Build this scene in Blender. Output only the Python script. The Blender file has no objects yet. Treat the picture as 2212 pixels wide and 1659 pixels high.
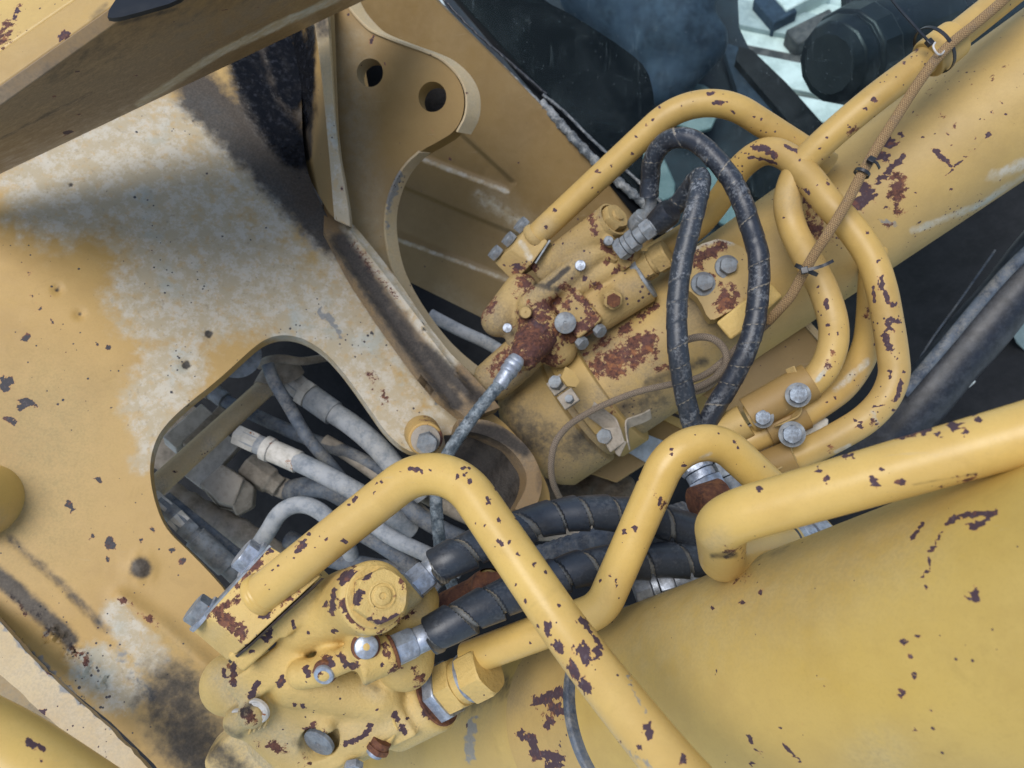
import bpy, bmesh, math, random
import numpy as np
from mathutils import Vector, Matrix
from mathutils.geometry import delaunay_2d_cdt

SC = bpy.context.scene
COL = SC.collection
random.seed(7)
RNG = np.random.RandomState(11)
R = math.radians

# ------------------------------------------------------------------ camera
K, CX, CY = 1642.0, 1106.0, 829.5          # focal length and centre in drawing units (2212 x 1659)
UP = np.array([-0.16, 0.34, 0.92]); UP /= np.linalg.norm(UP)     # world up, seen from the camera
CAMH = 2.4
_x = np.cross([0.0, 1.0, 0.0], UP); _x /= np.linalg.norm(_x)     # world x in camera axes
_y = np.cross(UP, _x)
ROT = np.array([_x, _y, UP])               # camera axes -> world axes
CAMPOS = np.array([0.0, 0.0, CAMH])
cam = bpy.data.cameras.new('camera'); cam_o = bpy.data.objects.new('camera', cam); COL.objects.link(cam_o)
cam.sensor_width = 36.0; cam.lens = 36.0 * K / 2212.0
cam.clip_start = 0.05; cam.clip_end = 400
cam.dof.use_dof = True; cam.dof.focus_distance = 0.78; cam.dof.aperture_fstop = 8.0
mw = Matrix([[*ROT[0], 0], [*ROT[1], 0], [*ROT[2], CAMH], [0, 0, 0, 1]])
cam_o.matrix_world = mw
SC.camera = cam_o

# ------------------------------------------------------------------ sky and sun
SUN_RIG = np.array([-0.30, 0.30, 0.90])     # towards the light, camera axes
sw = ROT @ (SUN_RIG / np.linalg.norm(SUN_RIG))
elev = math.asin(sw[2]); azim = math.atan2(sw[0], sw[1])
W = bpy.data.worlds.new('World'); SC.world = W; W.use_nodes = True
nt = W.node_tree; bg = nt.nodes['Background']
sky = nt.nodes.new('ShaderNodeTexSky'); sky.sky_type = 'NISHITA'; sky.sun_disc = False
sky.sun_elevation = elev; sky.sun_rotation = azim
sky.air_density = 1.2; sky.dust_density = 2.0; sky.ozone_density = 1.0
nt.links.new(sky.outputs[0], bg.inputs[0]); bg.inputs[1].default_value = 0.14
sl = bpy.data.lights.new('sun', 'SUN'); sl.energy = 2.3; sl.angle = R(38); sl.color = (1.0, 0.992, 0.975)
so = bpy.data.objects.new('sun', sl); COL.objects.link(so)
so.rotation_euler = Vector(sw).to_track_quat('Z', 'Y').to_euler()
SC.view_settings.view_transform = 'Standard'; SC.view_settings.look = 'None'
SC.view_settings.exposure = 0.12; SC.view_settings.gamma = 1.0
SC.cycles.max_bounces = 8; SC.cycles.diffuse_bounces = 4; SC.cycles.glossy_bounces = 4
SC.cycles.transparent_max_bounces = 16
SC.cycles.use_denoising = True

# ------------------------------------------------------------------ places
def V(*a): return np.array(a, float)
def P(u, v, d): return np.array([(u - CX) / K * d, -(v - CY) / K * d, -d])
def unit(a): a = np.asarray(a, float); return a / (np.linalg.norm(a) + 1e-12)
def mz(p): x, y = p; return (414.8 + .3203 * x, 1140.6 + .3203 * y)      # drawing enlargements of regions
def my(p): x, y = p; return (993.7 + .23438 * x, 414.8 + .23438 * y)
def mh(p): x, y = p; return (311.0 + .3125 * x, 708.6 + .3125 * y)
def PZ(x, y, d): return P(*mz((x, y)), d)
def PY(x, y, d): return P(*my((x, y)), d)
def PH(x, y, d): return P(*mh((x, y)), d)
class Plane:
    def __init__(s, a, b, c):
        s.p = P(*a); n = unit(np.cross(P(*b) - s.p, P(*c) - s.p))
        if n[2] < 0: n = -n
        s.n = n
        s.ex = unit(np.cross([0, 1, 0], n)); s.ey = np.cross(n, s.ex)
    @classmethod
    def by(cls, a, n):
        s = cls.__new__(cls); s.p = P(*a); s.n = unit(V(*n)); s.ex = unit(np.cross([0, 1, 0], s.n)); s.ey = np.cross(s.n, s.ex); return s
    def hit(s, u, v):
        r = P(u, v, 1.0); return r * (np.dot(s.p, s.n) / np.dot(r, s.n))
    def to2(s, q): q = np.asarray(q) - s.p; return np.stack([q @ s.ex, q @ s.ey], -1)
    def to3(s, q): q = np.asarray(q); return s.p + q[..., :1] * s.ex + q[..., 1:2] * s.ey
    def depth(s, u, v): return -s.hit(u, v)[2]
def pix(v):
    d = -v[:, 2]; d = np.where(d < .02, .02, d)
    return np.stack([CX + v[:, 0] / d * K, CY - v[:, 1] / d * K], -1)
def world(v): return np.asarray(v) @ ROT.T + CAMPOS

# ------------------------------------------------------------------ wear, stored on the mesh
def seg_dist(p, a, b):
    a = np.asarray(a, float); b = np.asarray(b, float); ab = b - a; L = (ab @ ab)
    t = np.clip(((p - a) @ ab) / L, 0, 1) if L > 1e-9 else np.zeros(len(p))
    return np.linalg.norm(p - (a + t[:, None] * ab), axis=1)
def wear_values(verts, wear):
    """wear: {attr: [(radius, strength, (u,v), (u,v)...)]} ; chips use distance, others soft falloff"""
    out = {}
    q = pix(verts)
    x, y = q[:, 0], q[:, 1]
    w1 = np.stack([np.sin(y * .41 + 2.1 * np.sin(x * .17)) + .6 * np.sin(x * .9 + y * .5), np.sin(x * .37 + 1.9 * np.sin(y * .19) + 1) + .6 * np.sin(y * .83 - x * .6)], -1)
    rm = .95 + .28 * np.sin(x * .23 + 1.3 * np.sin(y * .31)) + .17 * np.sin(y * .57 + x * .11)
    q0 = q
    for name, lst in wear.items():
        acc = np.zeros(len(verts))
        for w in lst:
            r, s, pts = w[0], w[1], w[2:]
            q = q0 + w1 * min(.28 * r, 4.0) if name in ('chip', 'rust', 'steel') else q0
            if len(pts) == 1: d = np.linalg.norm(q - np.array(pts[0], float), axis=1)
            else: d = np.min([seg_dist(q, pts[i], pts[i + 1]) for i in range(len(pts) - 1)], axis=0)
            if name == 'rust': r = r * 1.6
            if name == 'chip': val = np.clip(1 - d / (2 * r * rm), 0, 1)
            else:
                t = np.clip(1 - d / r, 0, 1); val = s * t * t * (3 - 2 * t)
            acc = np.maximum(acc, val)
        out[name] = acc
    return out
def put_attrs(me, vals):
    for k, a in vals.items():
        at = me.attributes.new(k, 'FLOAT', 'POINT'); at.data.foreach_set('value', np.asarray(a, np.float32))

# ------------------------------------------------------------------ objects
ROOTS = {}
def thing(name, label, cat, at, group=None):
    o = bpy.data.objects.new(name, None); COL.objects.link(o)
    o.empty_display_size = 0.02
    o.location = world(np.array(at)); o['label'] = label; o['category'] = cat
    if group: o['group'] = group
    return o
def make(name, verts, faces, mat, parent=None, smooth=40, bevel=0, wear=None, uv=None, vattr=None, segs=2, weld=0):
    verts = np.asarray(verts, float); wv = world(verts)
    org = wv.mean(0) if len(wv) else V(0, 0, 0)
    me = bpy.data.meshes.new(name)
    me.from_pydata((wv - org).tolist(), [], [tuple(int(i) for i in f) for f in faces]); 
    if wear: put_attrs(me, wear_values(verts, wear))
    if vattr: put_attrs(me, vattr)
    if uv is not None:
        ul = me.uv_layers.new(name='UVMap'); idx = np.empty(len(me.loops), np.int32); me.loops.foreach_get('vertex_index', idx)
        ul.data.foreach_set('uv', np.asarray(uv, np.float32)[idx].ravel())
    me.validate(); me.update()
    if smooth:
        me.polygons.foreach_set('use_smooth', [True] * len(me.polygons))
        if smooth < 180: me.set_sharp_from_angle(angle=R(smooth))
    me.materials.append(mat)
    o = bpy.data.objects.new(name, me); COL.objects.link(o)
    if parent is not None:
        o.parent = parent; o.location = Vector(org) - absloc(parent)
    else: o.location = org
    if bevel:
        m = o.modifiers.new('edge', 'BEVEL'); m.width = bevel; m.segments = segs; m.limit_method = 'ANGLE'; m.angle_limit = R(35)
        m.harden_normals = False
    return o
def absloc(o):
    l = Vector(o.location)
    while o.parent is not None: o = o.parent; l += Vector(o.location)
    return l
def tag(o, label=None, cat=None, group=None, kind=None):
    if label: o['label'] = label
    if cat: o['category'] = cat
    if group: o['group'] = group
    if kind: o['kind'] = kind
    return o

class MB:
    """collects shapes for one mesh"""
    def __init__(s): s.v = []; s.f = []; s.uv = []
    def add(s, v, f, uv=None):
        n = len(s.v); s.v.extend(np.asarray(v).tolist()); s.f.extend([tuple(i + n for i in q) for q in f])
        s.uv.extend(uv.tolist() if uv is not None else [(0, 0)] * len(v)); return s
    def make(s, name, mat, parent=None, **k):
        return make(name, np.array(s.v), s.f, mat, parent, uv=np.array(s.uv), **k)

def frame(axis, hint=None):
    a = unit(axis); h = V(0, 0, 1) if hint is None else unit(hint)
    if abs(a @ h) > .98: h = V(0, 1, 0)
    e1 = unit(np.cross(h, a)); e2 = np.cross(a, e1); return a, e1, e2

def fillet_path(pts, rb, step=.005):
    """straight runs joined by circular bends; returns dense points"""
    pts = [np.asarray(p, float) for p in pts]
    if np.isscalar(rb): rb = [rb] * len(pts)
    out = [pts[0]]
    for i in range(1, len(pts) - 1):
        a, b, c = pts[i - 1], pts[i], pts[i + 1]
        d1 = unit(a - b); d2 = unit(c - b); ang = math.acos(np.clip(d1 @ d2, -1, 1))
        if ang > math.pi - .02: out.append(b); continue
        t = rb[i] / math.tan(ang / 2); t = min(t, .49 * np.linalg.norm(a - b), .49 * np.linalg.norm(c - b))
        rr = t * math.tan(ang / 2); bis = unit(d1 + d2); cen = b + bis * rr / math.sin(ang / 2)
        p1 = b + d1 * t; p2 = b + d2 * t; v1 = unit(p1 - cen); v2 = p2 - cen; sw_ = math.pi - ang
        w = unit(v2 - (v2 @ v1) * v1)
        n = max(4, int(sw_ * rr / step))
        for k in range(n + 1):
            th = sw_ * k / n; out.append(cen + rr * (v1 * math.cos(th) + w * math.sin(th)))
    out.append(pts[-1])
    res = [out[0]]
    for a, b in zip(out[:-1], out[1:]):
        L = np.linalg.norm(b - a)
        if L < 1e-5: continue
        n = max(1, int(round(L / step)))
        for k in range(1, n + 1): res.append(a + (b - a) * k / n)
    return np.array(res)
def spline(pts, step=.005):
    p = [np.asarray(q, float) for q in pts]
    p = [2 * p[0] - p[1]] + p + [2 * p[-1] - p[-2]]
    out = []
    for i in range(1, len(p) - 2):
        a, b, c, d = p[i - 1:i + 3]; L = np.linalg.norm(c - b); n = max(2, int(L / step))
        for k in range(n):
            t = k / n
            out.append(.5 * ((2 * b) + (c - a) * t + (2 * a - 5 * b + 4 * c - d) * t * t + (3 * b - a - 3 * c + d) * t ** 3))
    out.append(p[-2]); return np.array(out)
def sweep(path, r, seg=32, cap=True, rfun=None):
    """returns verts, faces, uv. r scalar or array; rfun(theta, s)->added radius"""
    n = len(path); T = np.gradient(path, axis=0); T /= np.linalg.norm(T, axis=1)[:, None]
    s = np.concatenate([[0], np.cumsum(np.linalg.norm(np.diff(path, axis=0), axis=1))])
    a, e1, e2 = frame(T[0]); E1 = [e1]
    for i in range(1, n):
        e = E1[-1] - (E1[-1] @ T[i]) * T[i]; E1.append(unit(e))
    E1 = np.array(E1); E2 = np.cross(T, E1)
    th = np.linspace(0, 2 * math.pi, seg, endpoint=False)
    rr = np.broadcast_to(np.asarray(r, float).reshape(-1, 1) if np.ndim(r) else r, (n, seg)).copy()
    if rfun is not None: rr = rr + rfun(th[None, :], s[:, None])
    vv = path[:, None, :] + rr[..., None] * (np.cos(th)[None, :, None] * E1[:, None] + np.sin(th)[None, :, None] * E2[:, None])
    v = vv.reshape(-1, 3)
    uv = np.stack(np.broadcast_arrays((th / (2 * math.pi))[None, :], s[:, None]), -1).reshape(-1, 2)
    f = []
    for i in range(n - 1):
        for j in range(seg):
            k = (j + 1) % seg; f.append((i * seg + j, i * seg + k, (i + 1) * seg + k, (i + 1) * seg + j))
    if cap:
        f.append(tuple(range(seg))[::-1]); f.append(tuple((n - 1) * seg + j for j in range(seg)))
    return v, f, uv
def pipe(name, pts, r, mat, parent=None, rb=.045, seg=36, wear=None, step=.005, **k):
    path = fillet_path(pts, rb, step); v, f, uv = sweep(path, r, seg)
    return make(name, v, f, mat, parent, uv=uv, wear=wear, **k)
def hose(name, pts, r, mat, parent=None, seg=24, wear=None, step=.005, rfun=None, **k):
    path = spline(pts, step); v, f, uv = sweep(path, r, seg, rfun=rfun)
    return make(name, v, f, mat, parent, uv=uv, wear=wear, **k)
def lathe(p0, p1, prof, seg=32, squash=None):
    """prof: [(t along p0->p1 in metres, radius)]"""
    a, e1, e2 = frame(np.asarray(p1) - p0); v = []; f = []
    th = np.linspace(0, 2 * math.pi, seg, endpoint=False)
    for t, r in prof:
        v.append(p0 + a * t + r * (np.cos(th)[:, None] * e1 + np.sin(th)[:, None] * e2))
    v = np.concatenate(v); n = len(prof)
    for i in range(n - 1):
        for j in range(seg):
            k = (j + 1) % seg; f.append((i * seg + j, i * seg + k, (i + 1) * seg + k, (i + 1) * seg + j))
    f.append(tuple(range(seg))[::-1]); f.append(tuple((n - 1) * seg + j for j in range(seg)))
    return v, f
def hexprism(c, axis, r, h, rot=0, chamfer=True, n=6):
    """hex nut or bolt head standing on c along axis, radius across corners r; rounded-off corners"""
    a, e1, e2 = frame(axis); v = []; f = []; seg = n * 4
    def ring(t, k):
        for j in range(seg):
            th = 2 * math.pi * j / seg; q = (th % (2 * math.pi / n)) - math.pi / n
            rh = r * math.cos(math.pi / n) / math.cos(q)
            rr = min(rh, r * k) if k < 1 else rh
            th += rot
            v.append(c + a * t + rr * (math.cos(th) * e1 + math.sin(th) * e2))
    lv = [(0, .98), (h * .08, 1), (h * .86, 1), (h * .95, .965), (h, .925)] if chamfer else [(0, 1), (h, 1)]
    for t, k in lv: ring(t, k)
    for i in range(len(lv) - 1):
        for j in range(seg):
            k = (j + 1) % seg; f.append((i * seg + j, i * seg + k, (i + 1) * seg + k, (i + 1) * seg + j))
    f.append(tuple(range(seg))[::-1]); f.append(tuple((len(lv) - 1) * seg + j for j in range(seg)))
    return np.array(v), f
def loft(A, B):
    """solid between two polygons given as 3D points (A nearer the camera)"""
    n = len(A); v = np.concatenate([np.array(A), np.array(B)])
    f = [tuple(range(n)), tuple(range(2 * n - 1, n - 1, -1))]
    for i in range(n):
        k = (i + 1) % n; f.append((i, i + n, k + n, k))
    return fixn(v, f)
def fixn(v, f):
    bm = bmesh.new(); vs = [bm.verts.new(p) for p in v]
    for q in f:
        try: bm.faces.new([vs[i] for i in q])
        except ValueError: pass
    bmesh.ops.recalc_face_normals(bm, faces=bm.faces); bm.verts.index_update()
    v2 = np.array([p.co[:] for p in bm.verts]); f2 = [tuple(x.index for x in q.verts) for q in bm.faces]; bm.free()
    return v2, f2
def box(c, ex, ey, ez, hx, hy, hz):
    v = [c + sx * hx * ex + sy * hy * ey + sz * hz * ez for sx in (-1, 1) for sy in (-1, 1) for sz in (-1, 1)]
    f = [(0, 1, 3, 2), (4, 6, 7, 5), (0, 4, 5, 1), (2, 3, 7, 6), (0, 2, 6, 4), (1, 5, 7, 3)]
    return fixn(np.array(v), f)

def inside(p, poly):
    x, y = p[:, 0], p[:, 1]; r = np.zeros(len(p), bool); n = len(poly)
    for i in range(n):
        x1, y1 = poly[i]; x2, y2 = poly[(i + 1) % n]
        c = ((y1 > y) != (y2 > y)); 
        with np.errstate(divide='ignore', invalid='ignore'):
            xi = (x2 - x1) * (y - y1) / (y2 - y1 + 1e-15) + x1
        r ^= c & (x < xi)
    return r
def resample(poly, step, closed=True):
    out = []; n = len(poly)
    for i in range(n if closed else n - 1):
        a = poly[i]; b = poly[(i + 1) % n]; L = np.linalg.norm(b - a); k = max(1, int(round(L / step)))
        for j in range(k): out.append(a + (b - a) * j / k)
    return np.array(out)
def smoothpoly(pts, it=2):
    """Chaikin corner cutting; a point given with a third value True keeps its corner"""
    q = [(np.array(p[:2], float), len(p) > 2) for p in pts]
    for _ in range(it):
        o = []; n = len(q)
        for i in range(n):
            p, k = q[i]
            if k: o.append((p, True)); continue
            a = q[i - 1][0]; b = q[(i + 1) % n][0]
            o.append((p * .75 + a * .25, False)); o.append((p * .75 + b * .25, False))
        q = o
    return [tuple(p) for p, _ in q]
def slab(name, outline, plane, thick, mat, parent=None, holes=(), res=.01, wear=None, height=None, bevel=.0008, bdir=None, rough=0):
    """plate with thickness: outline and holes in drawing units on a plane, the body goes away from the camera"""
    L = [plane.to2(np.array([plane.hit(u, v) for u, v in poly])) for poly in [outline] + list(holes)]
    L = [resample(p, res) for p in L]
    if rough: L = [p + RNG.normal(0, rough, p.shape) for p in L]
    bpts = np.concatenate(L); edges = []; n0 = 0
    for p in L:
        n = len(p); edges += [(n0 + i, n0 + (i + 1) % n) for i in range(n)]; n0 += n
    lo, hi = L[0].min(0), L[0].max(0)
    gx, gy = np.meshgrid(np.arange(lo[0], hi[0], res), np.arange(lo[1], hi[1], res * .87)); gx = gx + (np.arange(gx.shape[0]) % 2)[:, None] * res * .5
    g = np.stack([gx.ravel(), gy.ravel()], -1); ok = inside(g, L[0])
    for h in L[1:]: ok &= ~inside(g, h)
    g = g[ok]
    # keep clear of the boundary
    keep = np.ones(len(g), bool)
    for i in range(0, len(g), 4000):
        d = np.min(np.linalg.norm(g[i:i + 4000, None] - bpts[None], axis=2), axis=1); keep[i:i + 4000] = d > res * .45
    g = g[keep]; allp = np.concatenate([bpts, g])
    vo, eo, fo, *_ = delaunay_2d_cdt([Vector(p) for p in allp], edges, [], 0, 1e-7)
    v2 = np.array([p[:] for p in vo]); f = np.array([q for q in fo if len(q) == 3])
    c = v2[f].mean(1); ok = inside(c, L[0])
    for h in L[1:]: ok &= ~inside(c, h)
    f = f[ok]; v3 = plane.to3(v2); 
    a = v3[f[:, 1]] - v3[f[:, 0]]; b = v3[f[:, 2]] - v3[f[:, 0]]; flip = (np.cross(a, b) @ plane.n) < 0
    f[flip] = f[flip][:, ::-1]
    hgt = height(pix(v3), v3) if height is not None else np.zeros(len(v3))
    top = v3 + hgt[:, None] * plane.n; bd = -plane.n if bdir is None else unit(bdir); bot = v3 + bd * thick
    n = len(v3); cnt = {}
    for t in f:
        for i in range(3):
            e = (int(t[i]), int(t[(i + 1) % 3])); cnt[e] = 1
    faces = [tuple(t) for t in f] + [tuple(t[::-1] + n) for t in f]
    for (i, j) in cnt:
        if (j, i) not in cnt: faces.append((j, i, i + n, j + n))
    v = np.concatenate([top, bot])
    return make(name, v, faces, mat, parent, wear=wear, bevel=bevel, smooth=40)

# ------------------------------------------------------------------ cast shapes from distance fields
def sd_caps(p, a, b, ra, rb=None):
    rb = ra if rb is None else rb; ab = b - a; t = np.clip(((p - a) @ ab) / (ab @ ab), 0, 1)
    return np.linalg.norm(p - (a + t[..., None] * ab), axis=-1) - (ra + (rb - ra) * t)
def sd_cyl(p, a, b, r, rd=.002, r2=None):
    ax = b - a; L = np.linalg.norm(ax); ax = ax / L; q = p - (a + b) / 2; h = q @ ax
    rad = np.linalg.norm(q - h[..., None] * ax, axis=-1)
    rr = r if r2 is None else r + (r2 - r) * np.clip(h / L + .5, 0, 1)
    dx = rad - rr + rd; dy = np.abs(h) - L / 2 + rd
    return np.minimum(np.maximum(dx, dy), 0) + np.sqrt(np.maximum(dx, 0) ** 2 + np.maximum(dy, 0) ** 2) - rd
def sd_box(p, c, X, Y, Z, h, rd=.004):
    q = p - c; d = np.abs(np.stack([q @ X, q @ Y, q @ Z], -1)) - (np.array(h) - rd)
    return np.linalg.norm(np.maximum(d, 0), axis=-1) + np.minimum(d.max(-1), 0) - rd
def smin(a, b, k):
    h = np.clip(.5 + .5 * (b - a) / k, 0, 1); return b + (a - b) * h - k * h * (1 - h)
def smax(a, b, k): return -smin(-a, -b, k)
def sdf_mesh(fn, lo, hi, h):
    xs = [np.arange(lo[i], hi[i] + h, h, dtype=np.float64) for i in range(3)]
    nx, ny, nz = map(len, xs); D = np.empty((nx, ny, nz), np.float32)
    YY, ZZ = np.meshgrid(xs[1], xs[2], indexing='ij')
    for i0 in range(0, nx, 16):
        sub = xs[0][i0:i0 + 16]
        p = np.empty((len(sub), ny, nz, 3)); p[..., 0] = sub[:, None, None]; p[..., 1] = YY; p[..., 2] = ZZ
        D[i0:i0 + 16] = fn(p)
    S = D < 0
    cor = [(i, j, k) for i in (0, 1) for j in (0, 1) for k in (0, 1)]
    sh = (nx - 1, ny - 1, nz - 1)
    def at(A, c): return A[c[0]:c[0] + sh[0], c[1]:c[1] + sh[1], c[2]:c[2] + sh[2]]
    cnt = sum(at(S, c).astype(np.int8) for c in cor); act = (cnt > 0) & (cnt < 8)
    idx = -np.ones(sh, np.int64); ii = np.argwhere(act); idx[act] = np.arange(len(ii))
    acc = np.zeros((len(ii), 3)); num = np.zeros(len(ii))
    for a in cor:
        for b in cor:
            if sum(b) - sum(a) == 1 and all(b[k] >= a[k] for k in range(3)):
                da = at(D, a)[act]; db = at(D, b)[act]; cr = (da < 0) != (db < 0)
                t = np.where(cr, da / (da - db + 1e-12), 0)
                pt = np.array(a) + t[:, None] * (np.array(b) - np.array(a)); acc[cr] += pt[cr]; num[cr] += 1
    v = (ii + acc / num[:, None]) * h + np.array(lo)
    F = []
    for ax in range(3):
        sl0 = [slice(1, s) for s in (nx - 1, ny - 1, nz - 1)]; sl0[ax] = slice(0, (nx, ny, nz)[ax] - 1)
        sl1 = list(sl0); sl1[ax] = slice(1, (nx, ny, nz)[ax])
        s0 = S[tuple(sl0)]; s1 = S[tuple(sl1)]; ch = np.argwhere(s0 != s1); 
        if not len(ch): continue
        sg = s0[tuple(ch.T)]; o = np.array([1, 1, 1]); o[ax] = 0; c = ch + o
        b1, b2 = [(ax + 1) % 3, (ax + 2) % 3]; e1 = np.eye(3, dtype=int)[b1]; e2 = np.eye(3, dtype=int)[b2]
        q = [idx[tuple((c - e1 - e2).T)], idx[tuple((c - e2).T)], idx[tuple(c.T)], idx[tuple((c - e1).T)]]
        q = np.stack(q, -1); q[~sg] = q[~sg][:, ::-1]; F.append(q)
    F = np.concatenate(F); F = F[(F >= 0).all(1)]
    return v, F
# ------------------------------------------------------------------ materials
def srgb(r, g, b):
    def f(c):
        c /= 255.0; return c / 12.92 if c < .04045 else ((c + .055) / 1.055) ** 2.4
    return (f(r), f(g), f(b), 1)
class N:
    def __init__(s, name):
        s.m = bpy.data.materials.new(name); s.m.use_nodes = True; s.t = s.m.node_tree; s.t.nodes.clear()
        s.out = s.t.nodes.new('ShaderNodeOutputMaterial'); s.tc = s.t.nodes.new('ShaderNodeTexCoord'); s.obj = s.tc.outputs['Object']
    def n(s, typ, **k):
        x = s.t.nodes.new(typ)
        for a, b in k.items(): setattr(x, a, b)
        return x
    def put(s, sock, val):
        if isinstance(val, bpy.types.NodeSocket): s.t.links.new(val, sock)
        else: sock.default_value = val
    def math(s, op, a, b=0.0, c=None, clamp=False):
        x = s.n('ShaderNodeMath', operation=op, use_clamp=clamp); s.put(x.inputs[0], a); s.put(x.inputs[1], b)
        if c is not None: s.put(x.inputs[2], c)
        return x.outputs[0]
    def mix(s, f, a, b, mode='MIX'):
        x = s.n('ShaderNodeMix', data_type='RGBA', blend_type=mode); x.clamp_factor = True
        s.put(x.inputs[0], f); s.put(x.inputs[6], a); s.put(x.inputs[7], b); return x.outputs[2]
    def mixf(s, f, a, b):
        x = s.n('ShaderNodeMix', data_type='FLOAT'); s.put(x.inputs[0], f); s.put(x.inputs[2], a); s.put(x.inputs[3], b); return x.outputs[0]
    def noise(s, scale, detail=4, rough=.55, vec=None, dist=0.0):
        x = s.n('ShaderNodeTexNoise'); x.inputs['Scale'].default_value = scale; x.inputs['Detail'].default_value = detail
        x.inputs['Roughness'].default_value = rough; x.inputs['Distortion'].default_value = dist
        s.put(x.inputs['Vector'], vec if vec is not None else s.obj); return x.outputs[0]
    def vor(s, scale, vec=None, feature='F1', rand=1.0):
        x = s.n('ShaderNodeTexVoronoi', feature=feature); x.inputs['Scale'].default_value = scale; x.inputs['Randomness'].default_value = rand
        s.put(x.inputs['Vector'], vec if vec is not None else s.obj); return x.outputs[0]
    def step(s, v, a, b, lo=0.0, hi=1.0):
        x = s.n('ShaderNodeMapRange', interpolation_type='SMOOTHSTEP'); x.clamp = True
        s.put(x.inputs[0], v); x.inputs[1].default_value = a; x.inputs[2].default_value = b; x.inputs[3].default_value = lo; x.inputs[4].default_value = hi
        return x.outputs[0]
    def attr(s, name):
        x = s.n('ShaderNodeAttribute'); x.attribute_name = name; return x.outputs['Fac']
    def vmap(s, scale, vec=None, rot=(0, 0, 0)):
        x = s.n('ShaderNodeMapping'); x.inputs['Scale'].default_value = scale; x.inputs['Rotation'].default_value = rot
        s.put(x.inputs['Vector'], vec if vec is not None else s.obj); return x.outputs[0]
    def bump(s, h, strength, dist, prev=None):
        x = s.n('ShaderNodeBump'); s.put(x.inputs['Height'], h); x.inputs['Strength'].default_value = strength; x.inputs['Distance'].default_value = dist
        if prev is not None: s.put(x.inputs['Normal'], prev)
        return x.outputs[0]
    def done(s, col, rough=.5, metal=0.0, bump=None, spec=.5, **k):
        b = s.n('ShaderNodeBsdfPrincipled'); s.put(b.inputs['Base Color'], col); s.put(b.inputs['Roughness'], rough); s.put(b.inputs['Metallic'], metal)
        s.put(b.inputs['Specular IOR Level'], spec)
        for a, v in k.items(): s.put(b.inputs[a], v)
        if bump is not None: s.put(b.inputs['Normal'], bump)
        s.t.links.new(b.outputs[0], s.out.inputs[0]); return s.m

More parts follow.
